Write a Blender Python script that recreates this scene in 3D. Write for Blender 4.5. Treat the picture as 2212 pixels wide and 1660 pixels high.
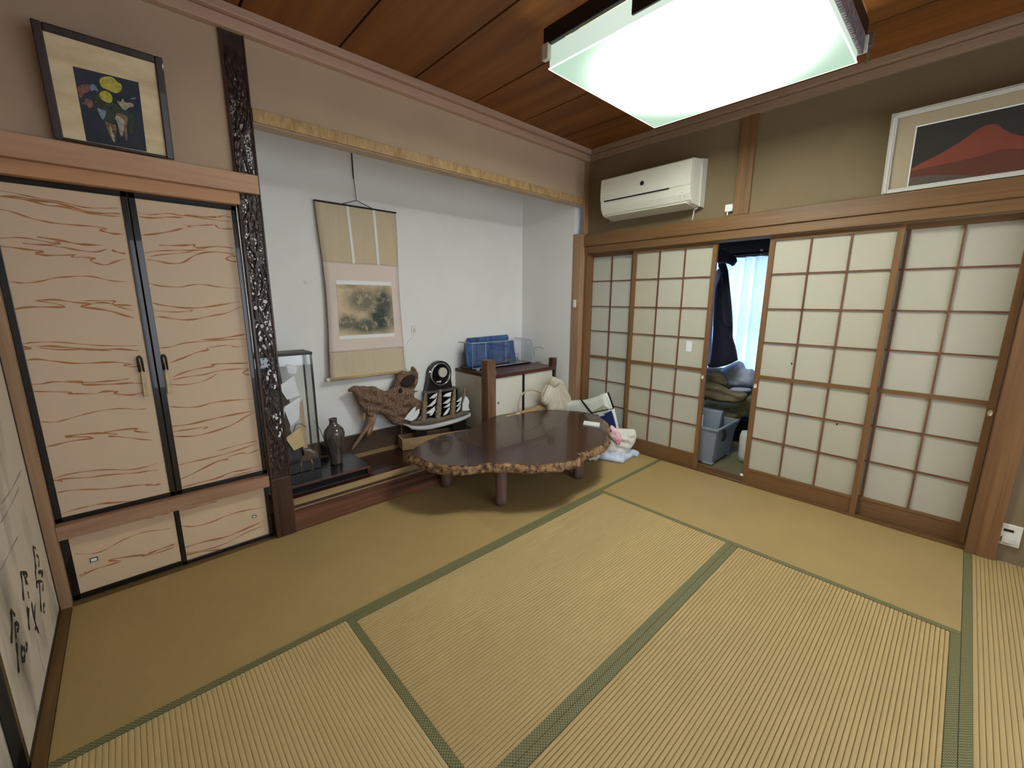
import bpy, math, random
import numpy as np
from mathutils import Vector, Matrix, noise as mnoise

# ---------------------------------------------------------------- clearing
for o in list(bpy.data.objects):
    bpy.data.objects.remove(o, do_unlink=True)
scn = bpy.context.scene
COL = scn.collection
PI = math.pi

# ---------------------------------------------------------------- camera
CAM = Vector((0.33645, -2.51757, 1.34560))
FPX = 898.05
RGT = Vector((0.73510986, -0.67793727, 0.00381526))
DWN = Vector((-0.12970052, -0.14615784, -0.98072201))
FWD = Vector((0.66542563, 0.72044358, -0.19537088))
cd = bpy.data.cameras.new('camera')
cam = bpy.data.objects.new('camera', cd)
COL.objects.link(cam)
m = Matrix((RGT, -DWN, -FWD)).transposed().to_4x4()
m.translation = CAM
cam.matrix_world = m
cd.sensor_fit = 'HORIZONTAL'
cd.sensor_width = 36.0
cd.lens = FPX * 36.0 / 2212.0
cd.clip_start = 0.02
cd.clip_end = 100
scn.camera = cam

# ---------------------------------------------------------------- view, world
vs = scn.view_settings
vs.view_transform = 'Standard'
vs.look = 'None'
vs.gamma = 1.0
vs.use_curve_mapping = False
vs.exposure = 0.45
LAMP_E = 70.0          # ceiling light diffuser emission
FILL_REAR = 18.0        # unseen fill light added behind the camera (W)
WIN_SIDE = 85.0       # daylight through the veranda window (W)

world = bpy.data.worlds.new('world')
scn.world = world
world.use_nodes = True
wn = world.node_tree
bg = wn.nodes['Background']
bg.inputs['Color'].default_value = (0.62, 0.76, 1.0, 1)
bg.inputs['Strength'].default_value = 1.2


def area(name, loc, direction, sx, sy, power, color):
    l = bpy.data.lights.new(name, 'AREA')
    l.shape = 'RECTANGLE'
    l.size = sx
    l.size_y = sy
    l.energy = power
    l.color = color
    o = bpy.data.objects.new(name, l)
    o.location = loc
    o.rotation_euler = Vector(direction).to_track_quat('-Z', 'Y').to_euler()
    COL.objects.link(o)
    return o


area('fill_rear', (1.9, -3.86, 1.15), (0, 1, -0.05), 2.9, 1.7, FILL_REAR, (1.0, 0.97, 0.92))
area('daylight_veranda', (5.45, -0.56, 1.1), (-1, 0, -0.05), 2.0, 1.5, WIN_SIDE, (0.88, 0.94, 1.0))


# ---------------------------------------------------------------- pixel rays (used to measure the place)
def ray(u, v):
    return (RGT * ((u - 1106) / FPX) + DWN * ((v - 830) / FPX) + FWD)


def on(ax, val, u, v):
    d = ray(u, v)
    i = 'xyz'.index(ax)
    t = (val - CAM[i]) / d[i]
    return CAM + d * t


def onp(p, n, u, v):
    d = ray(u, v)
    t = (Vector(p) - CAM).dot(n) / d.dot(n)
    return CAM + d * t


# ---------------------------------------------------------------- materials
def newmat(name):
    mt = bpy.data.materials.new(name)
    mt.use_nodes = True
    nt = mt.node_tree
    return mt, nt, nt.nodes['Principled BSDF']


def lin(c):
    return tuple(((x / 255) / 12.92 if x / 255 <= 0.04045 else ((x / 255 + 0.055) / 1.055) ** 2.4) for x in c) + (1,)


def mat(name, rgb, rough=0.6, var=0.08, scale=6.0, bump=0.0, metal=0.0, coat=0.0, detail=4, spec=0.5, bscale=None, sheen=0.0, rgb2=None, stretch=None, ramp=(0.3, 0.7)):
    """a plain surface with a little natural variation"""
    mt, nt, b = newmat(name)
    c = lin(rgb)
    b.inputs['Roughness'].default_value = rough
    b.inputs['Metallic'].default_value = metal
    b.inputs['Specular IOR Level'].default_value = spec
    b.inputs['Coat Weight'].default_value = coat
    if sheen:
        b.inputs['Sheen Weight'].default_value = sheen
    tc = nt.nodes.new('ShaderNodeTexCoord')
    mp = nt.nodes.new('ShaderNodeMapping')
    if stretch:
        mp.inputs['Scale'].default_value = stretch
    nt.links.new(tc.outputs['Object'], mp.inputs['Vector'])
    nz = nt.nodes.new('ShaderNodeTexNoise')
    nz.inputs['Scale'].default_value = scale
    nz.inputs['Detail'].default_value = detail
    nt.links.new(mp.outputs['Vector'], nz.inputs['Vector'])
    rp = nt.nodes.new('ShaderNodeValToRGB')
    rp.color_ramp.elements[0].position = ramp[0]
    rp.color_ramp.elements[1].position = ramp[1]
    if rgb2:
        c2 = lin(rgb2)
        rp.color_ramp.elements[0].color = c
        rp.color_ramp.elements[1].color = c2
    else:
        rp.color_ramp.elements[0].color = tuple(x * (1 - var) for x in c[:3]) + (1,)
        rp.color_ramp.elements[1].color = tuple(min(1, x * (1 + var)) for x in c[:3]) + (1,)
    nt.links.new(nz.outputs['Fac'], rp.inputs['Fac'])
    nt.links.new(rp.outputs['Color'], b.inputs['Base Color'])
    if bump:
        n2 = nt.nodes.new('ShaderNodeTexNoise')
        n2.inputs['Scale'].default_value = bscale or scale * 8
        n2.inputs['Detail'].default_value = 5
        nt.links.new(mp.outputs['Vector'], n2.inputs['Vector'])
        bp = nt.nodes.new('ShaderNodeBump')
        bp.inputs['Strength'].default_value = bump
        bp.inputs['Distance'].default_value = 0.01
        nt.links.new(n2.outputs['Fac'], bp.inputs['Height'])
        nt.links.new(bp.outputs['Normal'], b.inputs['Normal'])
    return mt


def wood(name, rgb, rgb2, axis='x', rough=0.5, fine=60.0, along=2.5, coat=0.0, figure=0.5, spec=0.4):
    """wood with grain running along one axis"""
    mt, nt, b = newmat(name)
    b.inputs['Roughness'].default_value = rough
    b.inputs['Coat Weight'].default_value = coat
    b.inputs['Specular IOR Level'].default_value = spec
    tc = nt.nodes.new('ShaderNodeTexCoord')
    mp = nt.nodes.new('ShaderNodeMapping')
    s = [fine, fine, fine]
    s['xyz'.index(axis)] = along
    mp.inputs['Scale'].default_value = s
    nt.links.new(tc.outputs['Object'], mp.inputs['Vector'])
    n1 = nt.nodes.new('ShaderNodeTexNoise')
    n1.inputs['Scale'].default_value = 1.0
    n1.inputs['Detail'].default_value = 6
    n1.inputs['Roughness'].default_value = 0.65
    n1.inputs['Distortion'].default_value = 0.6
    nt.links.new(mp.outputs['Vector'], n1.inputs['Vector'])
    mp2 = nt.nodes.new('ShaderNodeMapping')
    s2 = [fine * 0.16] * 3
    s2['xyz'.index(axis)] = along * 0.35
    mp2.inputs['Scale'].default_value = s2
    nt.links.new(tc.outputs['Object'], mp2.inputs['Vector'])
    n2 = nt.nodes.new('ShaderNodeTexNoise')
    n2.inputs['Scale'].default_value = 1.0
    n2.inputs['Detail'].default_value = 3
    n2.inputs['Distortion'].default_value = 1.5
    nt.links.new(mp2.outputs['Vector'], n2.inputs['Vector'])
    mx = nt.nodes.new('ShaderNodeMix')
    mx.inputs[0].default_value = figure
    nt.links.new(n1.outputs['Fac'], mx.inputs[2])
    nt.links.new(n2.outputs['Fac'], mx.inputs[3])
    rp = nt.nodes.new('ShaderNodeValToRGB')
    rp.color_ramp.elements[0].position = 0.36
    rp.color_ramp.elements[1].position = 0.64
    rp.color_ramp.elements[0].color = lin(rgb2)
    rp.color_ramp.elements[1].color = lin(rgb)
    nt.links.new(mx.outputs[0], rp.inputs['Fac'])
    nt.links.new(rp.outputs['Color'], b.inputs['Base Color'])
    bp = nt.nodes.new('ShaderNodeBump')
    bp.inputs['Strength'].default_value = 0.12
    bp.inputs['Distance'].default_value = 0.004
    nt.links.new(n1.outputs['Fac'], bp.inputs['Height'])
    nt.links.new(bp.outputs['Normal'], b.inputs['Normal'])
    return mt


def glass(name, tint=(1, 1, 1), gloss=0.12):
    mt, nt, b = newmat(name)
    nt.nodes.remove(b)
    out = nt.nodes['Material Output']
    tr = nt.nodes.new('ShaderNodeBsdfTransparent')
    tr.inputs['Color'].default_value = tint + (1,)
    gl = nt.nodes.new('ShaderNodeBsdfGlossy')
    gl.inputs['Roughness'].default_value = 0.03
    fr = nt.nodes.new('ShaderNodeLayerWeight')
    pw = nt.nodes.new('ShaderNodeMath')
    pw.operation = 'POWER'
    pw.inputs[1].default_value = 4.0
    nt.links.new(fr.outputs['Facing'], pw.inputs[0])
    ma = nt.nodes.new('ShaderNodeMath')
    ma.operation = 'MULTIPLY_ADD'
    ma.inputs[1].default_value = 0.6
    ma.inputs[2].default_value = gloss * 0.3
    nt.links.new(pw.outputs[0], ma.inputs[0])
    mx = nt.nodes.new('ShaderNodeMixShader')
    nt.links.new(ma.outputs[0], mx.inputs['Fac'])
    nt.links.new(tr.outputs[0], mx.inputs[1])
    nt.links.new(gl.outputs[0], mx.inputs[2])
    nt.links.new(mx.outputs[0], out.inputs['Surface'])
    return mt


def paper(name, rgb, trans, rgbt=(235, 240, 235), stripe=0):
    """thin sheet that reflects and lets light through"""
    mt, nt, b = newmat(name)
    nt.nodes.remove(b)
    out = nt.nodes['Material Output']
    df = nt.nodes.new('ShaderNodeBsdfDiffuse')
    tl = nt.nodes.new('ShaderNodeBsdfTranslucent')
    tl.inputs['Color'].default_value = lin(rgbt)
    tc = nt.nodes.new('ShaderNodeTexCoord')
    nz = nt.nodes.new('ShaderNodeTexNoise')
    nz.inputs['Scale'].default_value = 5
    nt.links.new(tc.outputs['Object'], nz.inputs['Vector'])
    rp = nt.nodes.new('ShaderNodeValToRGB')
    c = lin(rgb)
    rp.color_ramp.elements[0].color = tuple(x * 0.94 for x in c[:3]) + (1,)
    rp.color_ramp.elements[1].color = c
    nt.links.new(nz.outputs['Fac'], rp.inputs['Fac'])
    nt.links.new(rp.outputs['Color'], df.inputs['Color'])
    mx = nt.nodes.new('ShaderNodeMixShader')
    mx.inputs['Fac'].default_value = trans
    nt.links.new(df.outputs[0], mx.inputs[1])
    nt.links.new(tl.outputs[0], mx.inputs[2])
    nt.links.new(mx.outputs[0], out.inputs['Surface'])
    return mt


M = {}
M['plaster'] = mat('plaster_beige', (190, 168, 142), 0.9, 0.04, 3, 0.12, bscale=260)
M['plaster_side_shaded'] = mat('plaster_beige_shaded', (126, 110, 82), 0.9, 0.05, 3, 0.12, bscale=260)  # same plaster as the back wall, weaker light put into its colour
M['white_wall'] = mat('plaster_white', (240, 240, 238), 0.85, 0.02, 3, 0.05, bscale=200)
M['hinoki_x'] = wood('pale_pink_wood_x', (206, 168, 138), (182, 142, 114), 'x', 0.45, 40, 1.2)
M['kamoi_x'] = wood('orange_wood_x', (204, 158, 118), (180, 134, 96), 'x', 0.45, 40, 1.2)
M['rail_x'] = wood('grey_brown_wood_x', (172, 136, 108), (140, 104, 80), 'x', 0.5, 70, 2)
M['post_z'] = wood('pale_brown_wood_z', (174, 142, 112), (144, 112, 84), 'z', 0.5, 60, 1.5)
M['corn_x'] = wood('mauve_wood_x', (200, 170, 148), (178, 146, 124), 'x', 0.5, 30, 1.0)
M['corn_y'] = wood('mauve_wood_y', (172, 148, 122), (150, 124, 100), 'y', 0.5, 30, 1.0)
M['cedar_y'] = wood('cedar_wood_y', (132, 98, 62), (106, 76, 46), 'y', 0.45, 50, 1.2)
M['cedar_z'] = wood('cedar_wood_z', (134, 98, 62), (106, 74, 45), 'z', 0.45, 60, 1.5)
M['muntin'] = wood('muntin_wood', (128, 84, 54), (102, 64, 40), 'z', 0.5, 60, 3)
M['ceil'] = wood('ceiling_cedar', (144, 90, 38), (110, 64, 22), 'y', 0.55, 26, 0.8, figure=0.7)
M['dark_gap'] = mat('dark_gap', (26, 16, 10), 0.8)
M['lintel'] = wood('tokonoma_lintel', (206, 176, 126), (160, 126, 80), 'z', 0.5, 90, 16)
M['lintel_low'] = mat('lintel_underside', (150, 132, 108), 0.6)
M['sill'] = wood('reddish_tokonoma_sill', (134, 88, 66), (40, 25, 19), 'x', 0.35, 30, 0.9, coat=0.2, figure=0.5)
M['sill_light'] = wood('pale_sill_strip', (188, 160, 118), (160, 132, 92), 'x', 0.45, 50, 2)
M['sill_dark'] = wood('dark_sill_strip', (84, 54, 38), (56, 34, 24), 'x', 0.4, 50, 2)
M['toko_floor'] = wood('dark_gloss_floor', (74, 42, 24), (44, 24, 14), 'x', 0.22, 40, 1.5, coat=0.4)
M['toko_base'] = wood('brown_back_board', (92, 74, 62), (72, 56, 46), 'x', 0.45, 50, 1.5)
M['track'] = wood('brown_track', (120, 88, 50), (92, 64, 34), 'y', 0.55, 50, 2)
M['track_x'] = wood('brown_track_x', (116, 92, 56), (90, 68, 38), 'x', 0.55, 50, 2)
M['black_lacquer'] = mat('black_lacquer', (14, 14, 16), 0.25, 0.1, 8, coat=0.5)
M['ink'] = mat('black_ink', (18, 17, 16), 0.7)
M['ink_grey'] = mat('grey_wash', (150, 140, 128), 0.9, 0.15, 9)
M['ink_mid'] = mat('mid_wash', (138, 129, 117), 0.9, 0.2, 12)
M['fusuma'] = mat('cream_fusuma', (210, 187, 160), 0.6, 0.03, 2.5, 0.05)
M['fusuma_low'] = mat('cream_fusuma_low', (214, 190, 157), 0.55, 0.05, 5, 0.05)
M['grain_ink'] = mat('brown_grain_line', (168, 112, 68), 0.6, 0.12, 14)
M['fusuma_side'] = mat('cream_calligraphy_panel', (206, 194, 176), 0.7, 0.06, 1.0, 0, stretch=(1, 5.0, 1.6), rgb2=(120, 112, 100), ramp=(0.52, 0.74), detail=3)
M['carve'] = mat('carved_dark_wood', (48, 33, 30), 0.38, 0.3, 30, 0.35, coat=0.25, bscale=120, stretch=(1, 1, 0.3))
M['carve_low'] = wood('dark_post_wood', (82, 54, 42), (42, 26, 20), 'z', 0.35, 60, 2.5, coat=0.3)
M['shoji'] = paper('shoji_paper', (220, 214, 194), 0.36, (240, 240, 225))
M['shoji_glass'] = paper('shoji_paper_low', (216, 216, 202), 0.36)
M['white_plastic'] = mat('white_plastic', (224, 222, 208), 0.4, 0.02, 3)
M['white_plastic2'] = mat('white_plastic_shade', (206, 204, 190), 0.45, 0.02, 3)
M['dark_plastic'] = mat('dark_plastic', (30, 29, 28), 0.35)
M['white_cap'] = mat('white_cap', (236, 234, 228), 0.4, 0.02)
M['bright_white'] = mat('painted_white', (236, 238, 240), 0.45, 0.02)
M['tatami'] = mat('tatami_straw', (178, 153, 102), 0.62, 0.06, 1.6, 0.25, bscale=420, detail=5)
M['tatami_sheen_dark'] = mat('tatami_straw_sheen_dark', (164, 138, 88), 0.62, 0.06, 1.6, 0.15, bscale=420, detail=5)  # browner tint stands in for straw sheen by weave direction
M['tatami_sheen_pale'] = mat('tatami_straw_sheen_pale', (188, 165, 115), 0.62, 0.05, 1.6, 0.2, bscale=420, detail=5)  # paler tint, straw sheen by weave direction painted into the colour
M['tatami_groove_gold'] = mat('tatami_groove_gold', (150, 122, 62), 0.8, 0.08, 5)
M['tatami_groove_soft'] = mat('tatami_groove_soft', (154, 128, 82), 0.8, 0.05, 5)
M['tatami_groove'] = mat('tatami_groove', (112, 88, 44), 0.8, 0.1, 5)
M['frame_dark'] = wood('dark_frame', (62, 46, 42), (40, 28, 26), 'z', 0.4, 50, 4, coat=0.2)
M['mat_gold'] = mat('silk_mat_gold', (238, 222, 184), 0.6, 0.1, 7, 0.1, stretch=(1, 1, 3), rgb2=(212, 190, 146))
M['frame_white'] = mat('frame_white', (196, 194, 184), 0.4, 0.02)
M['mat_beige'] = mat('mount_beige', (164, 150, 122), 0.7, 0.03)
M['night'] = mat('painting_night', (30, 36, 46), 0.7, 0.4, 8, rgb2=(46, 58, 74))
M['flower_y'] = mat('flower_yellow', (206, 200, 84), 0.7, 0.2, 90, rgb2=(160, 150, 60))
M['flower_r'] = mat('flower_rust', (156, 106, 96), 0.7, 0.3, 90, rgb2=(90, 60, 60))
M['flower_w'] = mat('flower_pale', (190, 192, 176), 0.7, 0.3, 90, rgb2=(130, 130, 112))
M['flower_b'] = mat('flower_blue', (140, 164, 176), 0.7, 0.3, 90, rgb2=(96, 120, 136))
M['flower_br'] = mat('flower_brown', (150, 122, 90), 0.7, 0.3, 90, rgb2=(100, 78, 60))
M['flower_g'] = mat('flower_green', (66, 82, 62), 0.7, 0.5, 120, rgb2=(30, 38, 36))
M['hill_sky'] = mat('picture_dark_sky', (38, 34, 28), 0.7, 0.1, 4)
M['hill_red'] = mat('picture_red_hill', (120, 54, 34), 0.7, 0.15, 6)
M['hill_low'] = mat('picture_low_hill', (88, 42, 24), 0.7, 0.12, 6)
M['hill_base'] = mat('picture_grey_plain', (82, 68, 58), 0.7, 0.12, 6)
M['scroll_olive'] = mat('scroll_olive_silk', (210, 194, 164), 0.8, 0.03, 5, 0.1, stretch=(8, 1, 1))
M['scroll_pink'] = mat('scroll_pink_silk', (230, 214, 204), 0.8, 0.02, 5)
M['scroll_white'] = mat('scroll_white_band', (244, 244, 244), 0.7, 0.01)
M['scroll_edge'] = mat('scroll_edge_brown', (96, 72, 58), 0.8)
M['tan_rod'] = mat('scroll_rod', (192, 168, 124), 0.6)
M['cord'] = mat('dark_cord', (40, 30, 28), 0.8)
M['table_top'] = wood('table_top_gloss', (70, 46, 35), (50, 32, 24), 'x', 0.22, 20, 1.5, coat=0.25, figure=0.6)
M['bark'] = mat('bark_edge', (62, 40, 24), 0.8, 0.3, 30, 1.0, rgb2=(164, 130, 90), bscale=90, detail=8, ramp=(0.34, 0.62))
M['log'] = wood('grey_brown_log', (134, 110, 98), (96, 76, 68), 'z', 0.55, 90, 4)
M['drift'] = mat('driftwood', (66, 50, 42), 0.85, 0.3, 135, 1.0, rgb2=(150, 120, 96), bscale=120, detail=4, ramp=(0.36, 0.55))
M['drift_smooth'] = mat('driftwood_root', (152, 120, 94), 0.7, 0.15, 14, 0.3)
M['drift_dark'] = mat('driftwood_hollow', (48, 36, 32), 0.9, 0.3, 40, 0.5)
M['trough'] = wood('pale_trough_wood', (196, 168, 130), (162, 130, 92), 'x', 0.55, 60, 3)
M['black_paint'] = mat('black_paint', (16, 16, 18), 0.4)
M['shelf_top'] = mat('black_shelf', (30, 29, 31), 0.3, 0.1, 6, coat=0.3)
M['shelf_edge'] = wood('reddish_shelf_edge', (112, 78, 68), (88, 58, 50), 'x', 0.4, 60, 2)
M['dark_red_wood'] = wood('dark_red_wood', (94, 54, 40), (62, 34, 26), 'x', 0.35, 50, 2, coat=0.2)
M['post_knot'] = wood('knotty_post', (140, 102, 78), (94, 64, 46), 'z', 0.5, 50, 2.5)
M['cab_white'] = mat('cabinet_paper', (220, 216, 202), 0.7, 0.02)
M['shell_white'] = mat('ship_white', (240, 243, 246), 0.35, 0.02)
M['shell_brown'] = mat('shell_brown', (176, 158, 134), 0.7, 0.3, 60, 0.5, rgb2=(120, 100, 82))
M['shell_bits'] = mat('shell_bits', (186, 172, 150), 0.8, 0.4, 160, 0.8, rgb2=(92, 78, 62))
M['chrome'] = mat('chrome', (200, 200, 200), 0.15, 0.02, metal=1.0)
M['disc'] = mat('pale_disc', (206, 200, 182), 0.5, 0.05)
M['black_gloss'] = mat('black_gloss', (12, 12, 13), 0.18, coat=0.5)
M['grey_metal'] = mat('grey_metal', (120, 118, 112), 0.4, 0.1, metal=0.6)
M['vase'] = mat('vase_glaze', (62, 54, 54), 0.14, 0.35, 14, coat=0.7, rgb2=(98, 90, 84), stretch=(5, 5, 1))
M['brass'] = mat('brass_wire', (150, 128, 84), 0.35, 0.1, metal=0.8)
M['amber'] = mat('amber_shade', (96, 82, 66), 0.3, 0.2, 20, coat=0.4)
M['cloth_white'] = mat('case_white_cloth', (232, 236, 240), 0.7, 0.06, 12)
M['cloth_dark'] = mat('case_dark_cloth', (60, 54, 60), 0.7, 0.2, 12)
M['cloth_peach'] = mat('case_peach', (214, 176, 146), 0.7, 0.1, 12)
M['cloth_gold'] = mat('case_gold', (206, 184, 136), 0.6, 0.1, 12)
M['glass'] = glass('clear_glass', (0.95, 0.97, 0.97), 0.2)
M['acrylic'] = glass('clear_acrylic', (0.95, 0.965, 0.98), 0.25)
M['acrylic_rim'] = mat('acrylic_rim', (168, 182, 196), 0.2, 0.05, coat=0.6)
M['blue_print'] = mat('blue_print', (84, 122, 176), 0.4, 0.3, 14, rgb2=(40, 70, 128), coat=0.3)
M['cable'] = mat('grey_cable', (150, 144, 130), 0.6)
M['cable_white'] = mat('white_cable', (226, 224, 218), 0.5)
M['bag_beige'] = mat('beige_canvas', (212, 202, 182), 0.85, 0.05, 10, 0.3)
M['tan_leather'] = mat('tan_leather', (168, 136, 98), 0.55, 0.08, 10, 0.2)
M['strap_tan'] = mat('tan_strap', (198, 178, 150), 0.6)
M['bag_white'] = mat('white_canvas', (232, 236, 228), 0.8, 0.04, 10, 0.2)
M['bag_cream'] = mat('cream_canvas', (224, 222, 210), 0.85, 0.06, 12, 0.5, bscale=40)
M['navy'] = mat('navy_print', (28, 46, 104), 0.75, 0.1)
M['blue_cloth'] = mat('pale_blue_cloth', (206, 216, 236), 0.85, 0.05, 10, 0.3)
M['pink'] = mat('pink_cloth', (240, 196, 204), 0.8, 0.06, 16, 0.3)
M['pink2'] = mat('deep_pink_cloth', (228, 144, 160), 0.8, 0.2, 40, 0.5)
M['green_wash'] = mat('green_print', (176, 188, 164), 0.8, 0.2, 30)
M['paper_white'] = mat('white_paper', (240, 240, 238), 0.6, 0.02)
M['bin'] = mat('grey_bin', (146, 154, 162), 0.45, 0.06, 6)
M['blanket_olive'] = mat('olive_blanket', (150, 138, 98), 0.9, 0.1, 10, 0.4)
M['blanket_brown'] = mat('brown_blanket', (132, 116, 88), 0.9, 0.12, 10, 0.4)
M['blanket_grey'] = mat('grey_blanket', (196, 204, 222), 0.9, 0.08, 10, 0.4)
M['coat'] = mat('navy_coat', (24, 28, 50), 0.9, 0.2, 8, 0.2, sheen=0.2)
M['coat_grey'] = mat('grey_garment', (96, 98, 104), 0.9, 0.1, 8, 0.2)
M['shirt'] = mat('white_shirt', (214, 220, 232), 0.85, 0.05, 8, 0.2)
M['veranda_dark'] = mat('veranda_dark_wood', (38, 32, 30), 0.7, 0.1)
M['veranda_wall'] = mat('veranda_wall', (150, 146, 138), 0.8, 0.05)
M['veranda_floor'] = mat('veranda_floor', (120, 112, 80), 0.7, 0.08)
M['curtain'] = paper('sheer_curtain', (190, 204, 228), 0.5, (150, 174, 212))
M['metal_white'] = mat('cream_pull', (222, 212, 190), 0.35, 0.03)
M['handle_brass'] = mat('aged_brass', (168, 146, 108), 0.35, 0.15, 40, metal=0.6)
M['handle_dark'] = mat('dark_bronze', (44, 34, 30), 0.35, 0.15, metal=0.4)


def heri_material():
    mt, nt, b = newmat('green_check_border')
    tc = nt.nodes.new('ShaderNodeTexCoord')
    ck = nt.nodes.new('ShaderNodeTexChecker')
    ck.inputs['Scale'].default_value = 1 / 0.0058
    ck.inputs['Color1'].default_value = lin((94, 93, 54))
    ck.inputs['Color2'].default_value = lin((146, 140, 96))
    mp = nt.nodes.new('ShaderNodeMapping')
    mp.inputs['Location'].default_value = (0.0013, 0.0011, 0.003)
    nt.links.new(tc.outputs['Object'], mp.inputs['Vector'])
    nt.links.new(mp.outputs['Vector'], ck.inputs['Vector'])
    nz = nt.nodes.new('ShaderNodeTexNoise')
    nz.inputs['Scale'].default_value = 300
    nt.links.new(tc.outputs['Object'], nz.inputs['Vector'])
    mx = nt.nodes.new('ShaderNodeMix')
    mx.data_type = 'RGBA'
    mx.blend_type = 'MULTIPLY'
    mx.inputs[0].default_value = 0.5
    nt.links.new(ck.outputs['Color'], mx.inputs[6])
    nt.links.new(nz.outputs['Fac'], mx.inputs[7])
    nt.links.new(mx.outputs[2], b.inputs['Base Color'])
    b.inputs['Roughness'].default_value = 0.7
    return mt


M['heri'] = heri_material()


def painting_material():
    """misty grey-green trees on warm paper"""
    mt, nt, b = newmat('scroll_painting')
    b.inputs['Roughness'].default_value = 0.8
    tc = nt.nodes.new('ShaderNodeTexCoord')
    nz = nt.nodes.new('ShaderNodeTexNoise')
    nz.inputs['Scale'].default_value = 17
    nz.inputs['Detail'].default_value = 8
    nz.inputs['Roughness'].default_value = 0.7
    nt.links.new(tc.outputs['Object'], nz.inputs['Vector'])
    total = None
    # centres are local to the scroll (x from its left edge, z from its bottom) with radii
    for cx, cz, rx, rz, w in [(0.30, 0.60, .15, .11, .75), (0.46, 0.57, .10, .15, .95), (0.43, 0.46, .12, .14, 1.0), (0.16, 0.43, .12, .07, .8),
                              (0.34, 0.40, .22, .07, .9), (0.20, 0.70, .09, .022, .5), (0.53, 0.46, .07, .10, .7)]:
        sb = nt.nodes.new('ShaderNodeVectorMath')
        sb.operation = 'SUBTRACT'
        sb.inputs[1].default_value = (cx, 0, cz)
        nt.links.new(tc.outputs['Object'], sb.inputs[0])
        dv = nt.nodes.new('ShaderNodeVectorMath')
        dv.operation = 'MULTIPLY'
        dv.inputs[1].default_value = (1 / rx, 0, 1 / rz)
        nt.links.new(sb.outputs[0], dv.inputs[0])
        ln = nt.nodes.new('ShaderNodeVectorMath')
        ln.operation = 'LENGTH'
        nt.links.new(dv.outputs[0], ln.inputs[0])
        mr = nt.nodes.new('ShaderNodeMapRange')
        mr.inputs[1].default_value = 1.3
        mr.inputs[2].default_value = 0.5
        mr.inputs[3].default_value = 0
        mr.inputs[4].default_value = w
        nt.links.new(ln.outputs['Value'], mr.inputs[0])
        if total is None:
            total = mr.outputs[0]
        else:
            mxm = nt.nodes.new('ShaderNodeMath')
            mxm.operation = 'MAXIMUM'
            nt.links.new(total, mxm.inputs[0])
            nt.links.new(mr.outputs[0], mxm.inputs[1])
            total = mxm.outputs[0]
    mr = nt.nodes.new('ShaderNodeMapRange')
    mr.inputs[1].default_value = 0.25
    mr.inputs[2].default_value = 0.50
    nt.links.new(nz.outputs['Fac'], mr.inputs[0])
    mu = nt.nodes.new('ShaderNodeMath')
    mu.operation = 'MULTIPLY'
    nt.links.new(total, mu.inputs[0])
    nt.links.new(mr.outputs[0], mu.inputs[1])
    mx = nt.nodes.new('ShaderNodeMix')
    mx.data_type = 'RGBA'
    mx.inputs[6].default_value = lin((220, 198, 164))
    mx.inputs[7].default_value = lin((62, 76, 70))
    nt.links.new(mu.outputs[0], mx.inputs[0])
    nt.links.new(mx.outputs[2], b.inputs['Base Color'])
    return mt


M['painting'] = painting_material()


def lamp_material(name, strength, cx=0, cy=0, edge=0.25, half=0.47, tint=(1.0, 0.975, 0.93), rim=(0.62, 0.9, 0.68)):
    """diffuser lit by tubes inside: brightest over the tubes, weaker and greener at the rim"""
    mt, nt, b = newmat(name)
    nt.nodes.remove(b)
    out = nt.nodes['Material Output']
    em = nt.nodes.new('ShaderNodeEmission')
    tc = nt.nodes.new('ShaderNodeTexCoord')
    ln = nt.nodes.new('ShaderNodeVectorMath')
    ln.operation = 'LENGTH'
    sc = nt.nodes.new('ShaderNodeVectorMath')
    sc.operation = 'MULTIPLY'
    sc.inputs[1].default_value = (1 / half, 1 / half, 0)
    nt.links.new(tc.outputs['Object'], sc.inputs[0])
    nt.links.new(sc.outputs[0], ln.inputs[0])
    mr = nt.nodes.new('ShaderNodeMapRange')
    mr.inputs[1].default_value = 1.36
    mr.inputs[2].default_value = 0.10
    nt.links.new(ln.outputs['Value'], mr.inputs[0])
    mx = nt.nodes.new('ShaderNodeMix')
    mx.data_type = 'RGBA'
    mx.inputs[6].default_value = rim + (1,)
    mx.inputs[7].default_value = tint + (1,)
    nt.links.new(mr.outputs[0], mx.inputs[0])
    nt.links.new(mx.outputs[2], em.inputs['Color'])
    m2 = nt.nodes.new('ShaderNodeMapRange')
    m2.inputs[3].default_value = edge
    m2.inputs[4].default_value = strength
    pw = nt.nodes.new('ShaderNodeMath')
    pw.operation = 'POWER'
    pw.inputs[1].default_value = 3.6
    nt.links.new(mr.outputs[0], pw.inputs[0])
    nt.links.new(pw.outputs[0], m2.inputs[0])
    nt.links.new(m2.outputs[0], em.inputs['Strength'])
    nt.links.new(em.outputs[0], out.inputs['Surface'])
    return mt


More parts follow.
